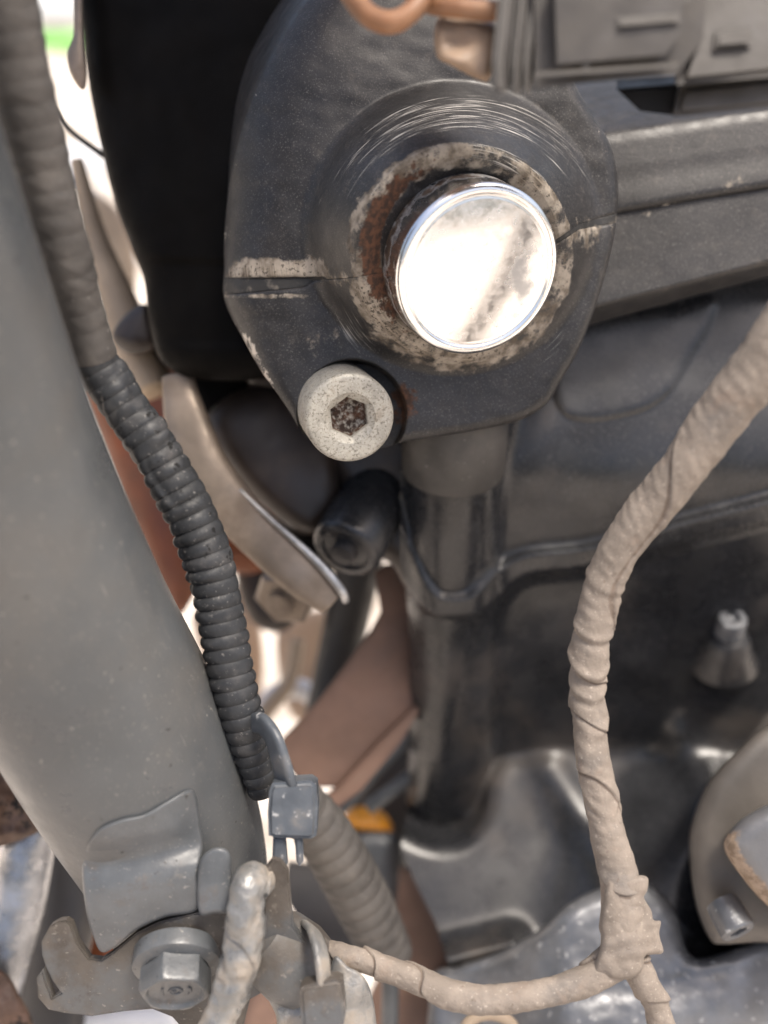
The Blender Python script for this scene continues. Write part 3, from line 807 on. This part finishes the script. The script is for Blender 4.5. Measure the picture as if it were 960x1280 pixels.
def wmask(pitch, sgn=1, seed=0., slant=1.0):
    pf = wphase(pitch, sgn, seed, slant)
    def f(s, th):
        fr = pf(s, th)
        v = .7 * (sstep(fr, .95, .99) + (1 - sstep(fr, 0, .05))) + .25 * (1 - sstep(fr, 0, .25))
        return np.stack(np.broadcast_arrays(np.clip(v, 0, 1), 0, 0, 0), -1)
    return f
main = [(1010, 370, -42, 33), (945, 462, -36, 32), (890, 535, -30, 30), (835, 605, -24, 27), (795, 655, -20, 25), (764, 703, -17, 23.5), (747, 755, -15, 22), (737, 815, -13, 20.5), (734, 860, -12, 19.5), (738, 920, -12, 20), (747, 980, -12, 20), (759, 1035, -12, 20.5), (771, 1085, -12, 22), (779, 1130, -12, 25), (778, 1170, -12, 25)]
def main_rf(s, th):
    r = wrap(27, .75, .20, 1, 1.0)(s, th)
    # creases where it bends hardest
    for s0, a_, w_, tl in ((88, .9, 1.0, 2.0), (96, 1.2, 1.4, 3.5), (102, .8, 1.2, 3.0), (109, .7, 1.6, 4.5), (76, .5, 1.0, 2.0), (126, .6, 1.4, 7.0)):
        c0 = s0 + tl * np.sin(th + 1.9)
        r = r + .5 * a_ * np.exp(-((s - c0) / w_) ** 2) - a_ * .4 * np.exp(-((s - c0 - 1.7) / w_) ** 2)
    return r
tube('main_loom', main, 'harness_tape', har, n=900, seg=80, rf=main_rf, m=wmask(27, 1, 1.0))
tube('branch', [(775, 1195, -11, 22), (745, 1218, -12, 18), (700, 1234, -13, 15), (650, 1244, -14, 14.5), (605, 1248, -14, 15.5), (560, 1240, -14, 15.5), (515, 1222, -13, 14), (470, 1205, -12, 12), (430, 1193, -10, 11.5), (405, 1190, -6, 11)], 'harness_tape', har, n=520, seg=64, rf=wrap(25, .9, .22, -1, 3.0, 1), m=wmask(25, -1, 3.0))
tube('branch', [(790, 1200, -10, 18), (806, 1228, -10, 15), (818, 1252, -9, 14), (826, 1280, -8, 14), (830, 1330, -6, 14)], 'harness_tape', har, n=200, seg=48, rf=wrap(12, .9, .22, 1, 5.0), m=wmask(12, 1, 5.0))
o = blob('joint_wrap', [(756, 1110), (760, 1096), (785, 1098), (800, 1094), (810, 1098), (809, 1113), (805, 1122), (814, 1138), (817, 1150), (826, 1152), (824, 1168), (829, 1190), (816, 1193), (806, 1196), (802, 1214), (785, 1224), (760, 1222), (742, 1214), (750, 1185), (752, 1150)],
         lambda X, Y: -17 + .0035 * np.maximum(0, np.abs(X - 776) - 8) ** 2 * .8 + .5 * wob(X * .05, Y * .05) + .25 * wob(X * .15, Y * .15), 'harness_tape', har, centre=(778, 1160), rnd=1.6, skirt=7, nth=220, nr=40, m=lambda X, Y, e: np.zeros(X.shape + (4,)))
o['label'] = 'ragged flat tape wrap where the harness forks'

# ================================================================ fork tube with bracket
fk = thing('fork_tube', 'large grey painted tube with welded bracket at the lower left', 'frame tube', P(220, 1150, 10))
TUBE = [(-330, -180, -118, 225), (-255, 20, -98, 200), (-165, 240, -74, 178), (-32, 560, -44, 152), (62, 760, -24, 142), (130, 888, -10, 138), (180, 980, 2, 130), (214, 1055, 10, 116), (232, 1110, 15, 104), (240, 1160, 18, 96)]
tube('tube', TUBE, 'fork_paint', fk, n=160, seg=120)
def d_tube(X, Y):
    A = np.array([P(a, b, c_) for a, b, c_, r_ in TUBE]); RR = np.array([r_ * S * (D + c_) / D for a, b, c_, r_ in TUBE])
    d = np.full(X.shape, -70.0)
    for it in range(40):
        p = P(X, Y, d); best = np.full(X.shape, 1e9)
        for a, b, r0, r1 in zip(A[:-1], A[1:], RR[:-1], RR[1:]):
            ab = b - a; t = np.clip(((p - a) @ ab) / (ab @ ab), 0, 1)
            best = np.minimum(best, np.linalg.norm(p - a - t[..., None] * ab, axis=-1) - (r0 + t * (r1 - r0)))
        d = np.minimum(d + best * .95, 5)
    return d
def d_wrap(X, Y):
    # follows the tube above, bulges forward at the fold, then turns under
    c = (X - 180) / 75.0
    top = -16 + 5.5 * c ** 2
    fold = 1085 - (X - 180) * .18
    t = (Y - fold) * S
    own = -21 + 2.5 * c ** 2 - 2.0 * np.exp(-((t - 3) / 6) ** 2) + .022 * np.maximum(0, t - 6) ** 2
    w = sstep(Y + (X - 180) * .12, 1040, 1090)
    return (d_tube(X, Y) - 1.3) * (1 - w) + own * w
o = blob('bracket_saddle', [(103, 1076), (120, 1040), (150, 1025), (180, 1018), (210, 1001), (236, 987), (246, 995), (250, 1030), (254, 1060), (246, 1095), (248, 1136), (205, 1147), (170, 1163), (145, 1183), (127, 1190), (117, 1172), (107, 1135)],
         d_wrap, 'bracket_paint', fk, centre=(180, 1090), rnd=.9, skirt=6, nth=240, nr=50)
ARM = [(73, 1152), (62, 1158), (51, 1178), (52, 1195), (57, 1210), (66, 1228), (76, 1242), (65, 1248), (58, 1230), (53, 1212), (45, 1223), (47, 1248), (60, 1263), (80, 1266), (114, 1271), (154, 1265), (190, 1262), (215, 1272), (240, 1300), (300, 1300), (312, 1250), (330, 1240), (370, 1240), (395, 1228), (398, 1212), (385, 1185), (366, 1158), (362, 1120), (360, 1090), (350, 1078), (340, 1075), (332, 1085), (330, 1110), (330, 1150), (300, 1140), (290, 1136), (249, 1141), (198, 1153), (170, 1167), (142, 1190), (126, 1201), (111, 1199), (97, 1180), (88, 1155), (82, 1151)]
o = plate('bracket_arm', ARM, lambda x, y: -17 + (y - 1150) * .075 - (x - 200) * .004, 3.2, 'bracket_dirty', fk, bev=.4, segs=2)
o['label'] = 'dirt-browned bracket arm with a hooked left end'
o = blob('bracket_tab', [(246, 1100), (250, 1075), (262, 1062), (276, 1059), (287, 1066), (290, 1085), (289, 1136), (268, 1142), (249, 1141)], lambda X, Y: -22 + .0016 * (X - 268) ** 2 + .004 * (Y - 1100), 'bracket_paint', fk, rnd=1.2, skirt=4, nth=120, nr=24)
# rounded end of the arm behind the strap
lathe('arm_boss', P(352, 1190, -9), (.55, .2, -.55), [(-9, 3), (-7, 7.5), (-2, 9.6), (4, 10.2), (9, 9.4), (11, 7.5), (11.5, 0)], 'bracket_dirty', fk, seg=60)
# flange bolt
nb = np.array([.10, -.78, -.62]); nb /= np.linalg.norm(nb)
bb = P(221, 1203, -15)
fbolt = lathe('flange_bolt', bb, nb, [(-3, 10.2), (.4, 10.4), (1.0, 10.2), (1.3, 9.6), (1.8, 7.6)], 'bracket_paint', fk, seg=90)
def hx(R, Hh, th):
    k = math.pi / 3; f = math.cos(k / 2) / np.cos((th + .2) % k - k / 2)
    i = np.arange(R.shape[0])[:, None]
    full = R * f * 1.08
    return np.where(i < 3, full, np.where(i == 3, np.minimum(full, R * 1.02), R)), Hh
lathe('bolt_head', bb, nb, [(1.2, 7.7), (4, 7.7), (6.9, 7.7), (7.7, 7.5), (7.9, 6.9), (7.8, 6.6), (7.0, 6.0), (6.8, 5.5), (6.85, 3), (6.9, 0)], 'bracket_paint', fbolt, seg=90, rfun=hx, sharp=25)
# raised mark on the bolt: an oval loop between brackets
u_ = np.cross(nb, [0, 0, 1.0]); u_ /= np.linalg.norm(u_); w_ = np.cross(u_, nb); w_ = -w_ if w_[2] < 0 else w_; u_ = u_ if u_[0] > 0 else -u_
def mark(name, pts2, r=.28):
    c_ = np.array([bb + nb * 6.95 + u_ * a + w_ * b for a, b in pts2])
    q = []
    for v in c_:
        k_ = (D + v[1]) / D; q.append((480 + v[0] / (S * k_), 640 - v[2] / (S * k_), v[1], r / (S * k_)))
    return tube(name, q, 'bracket_paint', fbolt, n=40, seg=10)
tt = np.linspace(0, 2 * math.pi, 16)
mark('bolt_mark', [(.1 + 1.5 * math.cos(a), .05 + 1.35 * math.sin(a)) for a in tt])
mark('bolt_mark', [(2.7 + .9 * math.cos(a), 1.7 * math.sin(a)) for a in np.linspace(-1.2, 1.2, 9)])
mark('bolt_mark', [(-2.7 - .25 * math.cos(a), 1.6 * math.sin(a)) for a in np.linspace(-1.2, 1.2, 9)])
mark('bolt_mark', [(-.3 + .5 * math.cos(a), .45 * math.sin(a)) for a in np.linspace(0, 5.2, 9)], .22)

# ================================================================ corrugated conduit beside the tube
cd = thing('corrugated_conduit', 'black corrugated conduit, split and scuffed, running down beside the grey tube', 'conduit', P(325, 950, -12))
def corr(pitch, amp):
    def f(s, th):
        w = np.abs(np.sin(math.pi * s / pitch)) ** .55
        worn = sstep(wob(s * .05, np.cos(th) * .8, np.sin(th) * .8), .2, .9)
        a = amp * (1 - .6 * worn) * (.30 + .70 * sstep(s, 14, 70)) * (1 + .3 * np.sin(np.floor(s / pitch) * 2.3))
        return a * (w - .6) + .9 * sstep(wob(s * .22, 1.4 * np.cos(th), 1.4 * np.sin(th)), .75, 1.3) * (1 - sstep(s, 62, 80)) + .28 * wob(s * .07, np.cos(th), np.sin(th)) + .08 * wob(s * .8, 3 * np.cos(th), 3 * np.sin(th))
    return f
tube('corrugated_tube', [(92, 395, -26, 26), (112, 440, -22, 27), (150, 500, -18, 28), (191, 560, -16, 28.5), (232, 630, -14, 29), (261, 700, -12, 29), (278, 782, -10, 28.5), (290, 850, -9, 27), (304, 905, -7, 25), (318, 948, -4, 22), (332, 988, -1, 20)], 'rubber', cd, n=1100, seg=64, rf=corr(3.3, .95),
     m=lambda s, th: np.stack(np.broadcast_arrays((.28 + .3 * sstep(s, 10, 22) * (1 - sstep(s, 62, 78)) * (np.abs(np.cos((th - 5.6) / 2)) ** 2)) + .0 * th, (1 - np.abs(np.sin(math.pi * s / 3.3))) ** 2 * .6 + 0 * th, 0, 0), -1))
o = tube('taped_section', [(-8, -60, -66, 44), (8, 20, -60, 42), (30, 120, -52, 38), (54, 216, -44, 34), (78, 310, -36, 31), (100, 390, -27, 29), (116, 445, -21, 28.5)], 'conduit_tape', cd, n=420, seg=60, rf=lambda s, th: .16 * np.abs(np.sin(math.pi * s / 4.4)) * (1 - sstep(s, 60, 95)) + .25 * wob(s * .05, np.cos(th), np.sin(th)) + wrap(22, .3, .1)(s, th) * .6)
o['label'] = 'brownish taped upper stretch of the conduit'

# plastic clip holding it
cl = thing('cable_clip', 'grey-blue plastic cable clip below the end of the corrugated conduit', 'clip', P(362, 1085, -14))
ribbon('clip_band', [(316, 903, -10), (328, 905, -14), (341, 922, -17), (350, 948, -17.5), (357, 975, -17), (362, 1000, -15)], 'clip_plastic', [2.2, 2.6, 3.0, 3.2, 3.6, 3.6], 1.2, cl, p=4)
o = plate('clip_block', [(336, 990), (340, 980), (388, 977), (395, 982), (397, 1010), (395, 1046), (388, 1050), (345, 1049), (335, 1046), (334, 1015)], lambda x, y: -20 + (x - 365) * .03, 8, 'clip_plastic', cl, bev=1.0, segs=3)
plate('clip_leg', [(341, 1046), (356, 1046), (359, 1082), (352, 1088), (340, 1076)], lambda x, y: -18, 3, 'clip_plastic', cl, bev=.5)
plate('clip_leg', [(368, 1046), (378, 1046), (379, 1078), (374, 1084), (370, 1078)], lambda x, y: -18, 2.4, 'clip_plastic', cl, bev=.5)

# silvery taped lead over the bracket
sv = thing('taped_lead', 'crinkled silver-grey taped cable hooked over the bracket arm', 'cable', P(285, 1280, -22))
tube('lead', [(334, 1118, -14, 8), (328, 1104, -20, 15), (315, 1106, -25, 19), (309, 1135, -27, 20), (306, 1170, -26, 21), (298, 1210, -25, 21), (287, 1245, -24, 21), (272, 1282, -24, 22), (255, 1330, -24, 22)], 'silver_tape', sv, n=420, seg=64, rf=lambda s, th: wrap(18, .9, .5, 1, 2.2)(s, th) + .38 * wob(s * .45, 1.6 * np.cos(th), 1.6 * np.sin(th)) + .22 * wob(s * 1.1, 3.2 * np.cos(th), 3.2 * np.sin(th) + 2))

# strap clamp at the bottom
sc = thing('strap_clamp', 'dusty strap clamp with a square buckle at the bottom beside the bracket', 'clamp', P(410, 1290, -12))
ribbon('strap', [(381, 1158, -6), (390, 1162, -15), (398, 1180, -21), (403, 1205, -24), (405, 1232, -24), (404, 1252, -22)], 'silver_tape', 2.3, .9, sc, p=4)
plate('buckle', [(374, 1240), (380, 1234), (420, 1226), (428, 1230), (432, 1268), (428, 1290), (378, 1290), (376, 1265)], lambda x, y: -27, 6, 'bracket_dirty', sc, bev=.9, segs=3)
blob('tape_flap', [(418, 1196), (435, 1208), (452, 1218), (464, 1240), (470, 1275), (470, 1310), (420, 1310), (410, 1240)], lambda X, Y: -18 + .004 * (X - 430) ** 2 * .6 + .5 * wob(X * .06, Y * .06), 'silver_tape', sc, rnd=1.2, skirt=6, nth=120, nr=24)
blob('under_strap', [(335, 1240), (372, 1238), (380, 1262), (382, 1300), (350, 1300), (345, 1270)], lambda X, Y: -14 + .5 * wob(X * .08, Y * .08), 'silver_tape', sc, rnd=1.2, skirt=6, nth=100, nr=20)

# ================================================================ connector and wires at the top
cn = thing('electrical_connector', 'dusty grey plastic electrical connector out of focus at the top', 'connector', P(760, 120, -50))
dk = lambda x, y: -62 + (y - 60) * .02
plate('shell', [(662, -60), (889, -60), (880, 55), (846, 98), (668, 114)], dk, 22, 'connector_plastic', cn, direction=(.22, .85, .52), bev=4.5, segs=6)
for i, (a, b, c_) in enumerate(((612, 632, 118), (636, 648, 120), (651, 660, 118))):
    plate('collar_rib', [(a + 16, -60), (b + 16, -60), (b + 2, c_ - 30), (b, c_), (a + 3, c_ - 2), (a + 2, c_ - 40)], lambda x, y, i=i: -60 + i * 1.0, 20, 'connector_plastic', cn, direction=(.22, .85, .56), bev=1.0, segs=2)
plate('shell_ridge', [(735, -40), (746, -40), (740, 60), (734, 100), (726, 100), (732, 40)], lambda x, y: -61.5, 3, 'connector_plastic', cn, direction=(.22, .85, .56), bev=.6)
plate('latch', [(760, -30), (860, -34), (862, 2), (762, 8)], lambda x, y: -63, 4, 'connector_plastic', cn, direction=(.22, .85, .56), bev=1.0, segs=3)
plate('rear_shell', [(860, -60), (1010, -60), (1010, 90), (960, 96), (845, 108), (860, 60), (870, 0)], lambda x, y: -56, 20, 'connector_plastic', cn, direction=(.22, .85, .56), bev=1.6, segs=3)
plate('latch_bar', [(772, 22), (850, 16), (850, 30), (772, 36)], lambda x, y: -63.5, 2.5, 'connector_plastic', cn, direction=(.22, .85, .56), bev=.5)
plate('shell_step', [(668, 92), (846, 80), (846, 86), (668, 98)], lambda x, y: -62.6, 2, 'connector_plastic', cn, direction=(.22, .85, .56), bev=.3)
plate('rear_slot', [(895, 40), (940, 36), (940, 58), (892, 62)], lambda x, y: -57.6, 3, 'connector_plastic', cn, direction=(.22, .85, .56), bev=.8)
plate('mount_foot', [(852, 108), (1010, 92), (1010, 132), (960, 136), (842, 148), (846, 125)], lambda x, y: -50, 16, 'connector_plastic', cn, direction=(.22, .85, .56), bev=1.4, segs=3)
plate('foot_gap', [(770, 112), (850, 106), (842, 145), (800, 140)], lambda x, y: -44, 10, 'gasket', cn, direction=(.22, .85, .56), bev=.8)
blob('wire_seal', [(546, 25), (575, 18), (618, 30), (622, 60), (612, 98), (600, 100), (565, 82), (545, 68)], lambda X, Y: -50 + .7 * wob(X * .07, Y * .07), 'seal_tan', cn, rnd=3, skirt=14, nth=90, nr=20)
w1 = tube('wire', [(420, -40, -50, 14), (440, -5, -52, 14), (462, 20, -54, 14), (490, 28, -55, 14), (515, 14, -55, 13), (530, -10, -54, 13), (540, -50, -52, 13)], 'wire_brown', None, n=120, seg=30)
tag(w1, 'looped brown wire hanging out of focus at the top edge', 'wire')
w2 = tube('wire', [(505, -20, -48, 12), (535, 4, -50, 12), (575, 10, -52, 12), (615, 14, -52, 12), (650, 10, -50, 11)], 'wire_brown', None, n=120, seg=30)
tag(w2, 'brown wire running into the left end of the grey connector', 'wire')

# ================================================================ things behind and around
o = blob('orange_fairing', [(100, 470), (150, 440), (215, 430), (270, 480), (340, 560), (352, 680), (322, 715), (262, 720), (225, 770), (200, 735), (165, 650), (130, 560)], lambda X, Y: 120 + .0008 * (X - 220) ** 2, 'orange_plastic', None, rnd=6, skirt=10, nth=120, nr=24)
tag(o, 'dusty orange body panel seen between the conduit and the engine', 'body panel')
br = thing('frame_bracket', 'rusty brown angled frame bracket left of the pillar, out of focus', 'bracket', P(430, 990, 100))
plate('web', [(468, 716), (480, 706), (500, 704), (514, 725), (530, 760), (530, 862), (516, 886), (470, 930), (420, 985), (380, 985), (352, 950), (352, 925), (395, 880), (430, 835), (462, 790), (476, 765)], lambda x, y: 96 + (x - 440) * .05, 4, 'rusty_bracket', br, bev=1)
plate('fold', [(516, 886), (535, 872), (500, 930), (450, 990), (420, 1012), (405, 1000), (424, 984), (470, 932)], lambda x, y: 92 + (x - 440) * .05, 8, 'rusty_bracket', br, bev=1)
o = tube('steel_stay', [(425, 1010, 118, 10), (465, 965, 118, 11), (530, 895, 118, 11)], 'steel_bar', None, n=30, seg=20)
tag(o, 'dark steel stay running under the rusty bracket', 'rod')
o = tube('steel_stay', [(460, 1010, 126, 9), (500, 980, 126, 9), (545, 945, 126, 9)], 'steel_bar', None, n=30, seg=20)
tag(o, 'lower dark rod beside the foot of the pillar', 'rod')
o = tube('black_rod', [(452, 690, 150, 30), (430, 790, 160, 28), (402, 920, 165, 26)], 'gasket', None, n=40, seg=24)
tag(o, 'black blurred rod behind the rusty bracket', 'rod')
o = tube('lower_hose', [(370, 1000, 40, 30), (400, 1035, 46, 33), (432, 1088, 54, 35), (460, 1140, 62, 34), (486, 1195, 70, 30)], 'conduit_tape', None, n=220, seg=40, rf=lambda s, th: .5 * np.abs(np.sin(math.pi * s / 5)))
tag(o, 'grey blurred ribbed hose running down behind the clip', 'hose')
o = tube('cable_rod', [(486, 1180, 74, 12), (488, 1230, 76, 11), (486, 1330, 78, 11)], 'steel_bar', None, n=40, seg=20)
tag(o, 'thin steel rod below the end of the ribbed hose', 'rod')
lp = thing('indicator_lamp', 'amber lens in a dark holder, blurred, behind the ribbed hose', 'lamp', P(465, 1150, 150))
blob('lens', [(432, 1018), (448, 1008), (475, 1012), (490, 1030), (486, 1042), (455, 1042), (434, 1036)], lambda X, Y: 140 + 0 * X, 'amber', lp, rnd=5, skirt=14, nth=60, nr=14)
blob('holder', [(420, 1042), (455, 1036), (495, 1044), (512, 1085), (508, 1150), (470, 1165), (430, 1120), (415, 1070)], lambda X, Y: 138 + 0 * X, 'steel_bar', lp, rnd=6, skirt=20, nth=80, nr=14)
o = plate('lower_plate', [(500, 1085), (530, 1092), (580, 1160), (610, 1225), (630, 1320), (430, 1320), (470, 1230), (494, 1160)], lambda x, y: 118, 4, 'rusty_bracket', None, bev=1)
tag(o, 'dusty brown plate at the bottom behind the harness branch', 'plate')
o = plate('grey_plate', [(360, 1080), (400, 1085), (440, 1140), (460, 1200), (420, 1215), (385, 1170), (355, 1120)], lambda x, y: 84, 4, 'dark_panel', None, bev=1)
tag(o, 'dark grey plate in shadow behind the bracket lug', 'plate')
tt = np.linspace(0, 2 * math.pi, 17)
o = tube('tan_ring', [(612 + 32 * math.cos(a), 1292 + 24 * math.sin(a), 40, 7) for a in tt], 'tan_tube', None, n=80, seg=16, caps=False)
tag(o, 'small tan ring cut off by the bottom edge below the harness', 'ring')
o = tube('foil_hose', [(60, 1000, 60, 26), (42, 1050, 60, 30), (25, 1110, 60, 32), (8, 1180, 60, 30), (-10, 1260, 60, 30)], 'foil', None, n=120, seg=40, rf=lambda s, th: .9 * wob(s * .08, np.cos(th), np.sin(th)))
tag(o, 'shiny crinkled silver hose at the lower left edge', 'hose')
o = blob('dark_cover', [(60, 1020), (110, 1040), (125, 1130), (110, 1200), (95, 1330), (10, 1330), (20, 1230), (45, 1120)], lambda X, Y: 84 + .002 * (X - 75) ** 2, 'dark_panel', None, rnd=5, skirt=12, nth=100, nr=20)
tag(o, 'dark grey cover beside the silver hose', 'cover')
o = blob('torn_pad', [(-50, 920), (0, 948), (30, 975), (58, 1020), (50, 1038), (20, 1052), (-20, 1060), (-60, 1040)], lambda X, Y: 36 + 1.5 * wob(X * .06, Y * .06) + .6 * wob(X * .15, Y * .15), 'old_leather', None, rnd=4, skirt=20, nth=120, nr=30)
tag(o, 'torn brown pad under the grey tube at the left edge', 'pad')
o = blob('torn_strip', [(-40, 1205), (5, 1215), (25, 1245), (42, 1280), (45, 1330), (-40, 1330)], lambda X, Y: 44 + 1.5 * wob(X * .06, Y * .06), 'old_leather', None, rnd=3, skirt=14, nth=100, nr=24)
tag(o, 'brown crumpled strip in the bottom left corner', 'strip')
o = blob('orange_fender', [(95, 1130), (112, 1110), (140, 1120), (150, 1200), (125, 1225), (98, 1215), (88, 1180)], lambda X, Y: 110 + 0 * X, 'orange_plastic', None, rnd=5, skirt=10, nth=80, nr=16)
tag(o, 'orange fender showing in the gap above the hooked bracket arm', 'fender')
o = blob('white_panel', [(60, 1275), (120, 1262), (210, 1262), (230, 1300), (230, 1340), (50, 1340)], lambda X, Y: 90 + 0 * X, 'white_plastic', None, rnd=4, skirt=10, nth=80, nr=16)
tag(o, 'white panel under the bracket arm at the bottom edge', 'panel')
o = tube('tan_tube', [(96, 200, 90, 8), (118, 290, 90, 14), (146, 370, 88, 22), (172, 440, 86, 28), (192, 490, 84, 28)], 'tan_tube', None, n=60, seg=24)
tag(o, 'tan blurred tube behind the taped conduit', 'tube')
o = blob('brown_clamp', [(140, 420), (155, 395), (180, 380), (196, 400), (198, 430), (178, 442), (155, 440)], lambda X, Y: 62 + 0 * X, 'brown_casting', None, rnd=5, skirt=14, nth=70, nr=14)
tag(o, 'brown blurred clamp below the black side cover', 'clamp')
o = tube('thin_cable', [(60, 130, 70, 4), (90, 165, 70, 4), (130, 195, 70, 4)], 'gasket', None, n=30, seg=12)
tag(o, 'thin dark cable crossing the bright gap at the upper left', 'cable')
o = blob('edge_tab', [(92, -40), (102, -40), (104, 40), (108, 100), (102, 112), (88, 92), (84, 66), (92, 40)], lambda X, Y: 34 + 0 * X, 'worn_steel', None, rnd=2, skirt=8, nth=80, nr=14)
tag(o, 'small worn metal tab on the edge of the black side cover', 'tab')

o = tube('pale_hose', [(322, 900, 190, 12), (345, 868, 190, 13), (378, 862, 190, 13), (410, 890, 190, 12)], 'white_plastic', None, n=50, seg=20)
tag(o, 'pale blurred hose in the bright gap left of the rusty bracket', 'hose')
o = tube('dark_hose', [(300, 930, 180, 10), (335, 885, 180, 11), (362, 850, 180, 10), (372, 800, 180, 9)], 'tan_tube', None, n=50, seg=20)
tag(o, 'dark tan hose beside the pale one in the bright gap', 'hose')

o = blob('dark_backing', [(432, 930), (470, 890), (545, 860), (560, 960), (560, 1080), (500, 1090), (450, 1060), (425, 1000)], lambda X, Y: 172 + 0 * X, 'dark_panel', None, rnd=5, skirt=20, nth=80, nr=14)  # dark backing blob that fills the gap behind the stays
tag(o, 'dark blurred backing filling the gap behind the steel stays and the foot of the pillar', 'backing')
o = blob('brown_gusset', [(322, 1236), (360, 1232), (400, 1245), (410, 1320), (300, 1320), (305, 1262)], lambda X, Y: 50 + 0 * X, 'rusty_bracket', None, rnd=3, skirt=10, nth=80, nr=14)
tag(o, 'brown gusset between the silver cable and the strap clamp at the bottom', 'bracket')

o = blob('tan_guard', [(345, 795), (380, 765), (440, 770), (445, 850), (400, 900), (362, 890)], lambda X, Y: 230 + 0 * X, 'peach_plastic', None, rnd=6, skirt=14, nth=80, nr=14)
tag(o, 'peach-tan blurred guard in the bright gap behind the rusty bracket', 'guard')

o = blob('brown_linkage', [(296, 700), (330, 690), (372, 715), (380, 760), (352, 790), (318, 780), (300, 745)], lambda X, Y: 150 + 0 * X, 'brown_casting', None, rnd=5, skirt=16, nth=80, nr=14)
tag(o, 'dark brown blurred linkage behind the flange nut', 'linkage')
o = blob('tan_mudflap', [(240, 770), (290, 730), (320, 760), (330, 830), (318, 900), (290, 880), (262, 830)], lambda X, Y: 260 + 0 * X, 'peach_plastic', None, rnd=5, skirt=10, nth=80, nr=14)
tag(o, 'tan blurred flap behind the corrugated conduit', 'mudflap')
o = tube('grey_pipe', [(88, 225, 330, 12), (140, 270, 330, 13), (200, 330, 330, 13)], 'foil', None, n=40, seg=20)
tag(o, 'pale grey blurred pipe crossing the gap left of the black cover', 'pipe')
o = blob('tan_bracket', [(112, 245), (150, 265), (170, 330), (165, 400), (140, 400), (120, 330)], lambda X, Y: 240 + 0 * X, 'tan_tube', None, rnd=4, skirt=10, nth=80, nr=14)
tag(o, 'tan blurred bracket in the bright gap left of the black cover', 'bracket')

# added out-of-view block above the head, put there to shade the side cover
def add_sun_blocker():
    n, sg = 40, 64
    V = []
    cx, cy, cz = 0.0, 0.42, 1.0
    for i in range(n):
        a = -math.pi / 2 + math.pi * i / (n - 1)
        for j in range(sg):
            b = 2 * math.pi * j / sg
            def se(v, p): return math.copysign(abs(v) ** p, v)
            V.append((cx + .11 * se(math.cos(a), .45) * se(math.cos(b), .5), cy + .20 * se(math.cos(a), .45) * se(math.sin(b), .6), cz + .09 * se(math.sin(a), .6)))
    me = bpy.data.meshes.new('sun_blocker'); V = np.array(V); org = V.mean(0)
    me.from_pydata((V - org).tolist(), [], gridF(n, sg, True).tolist()); me.polygons.foreach_set('use_smooth', np.ones(len(me.polygons), bool))
    o = bpy.data.objects.new('sun_blocker', me); me.materials.append(MAT['sun_blocker_paint']); C.objects.link(o); o.location = org
    return tag(o, 'dark brown sun blocker added above the engine, just out of view', 'fuel tank')
add_sun_blocker()
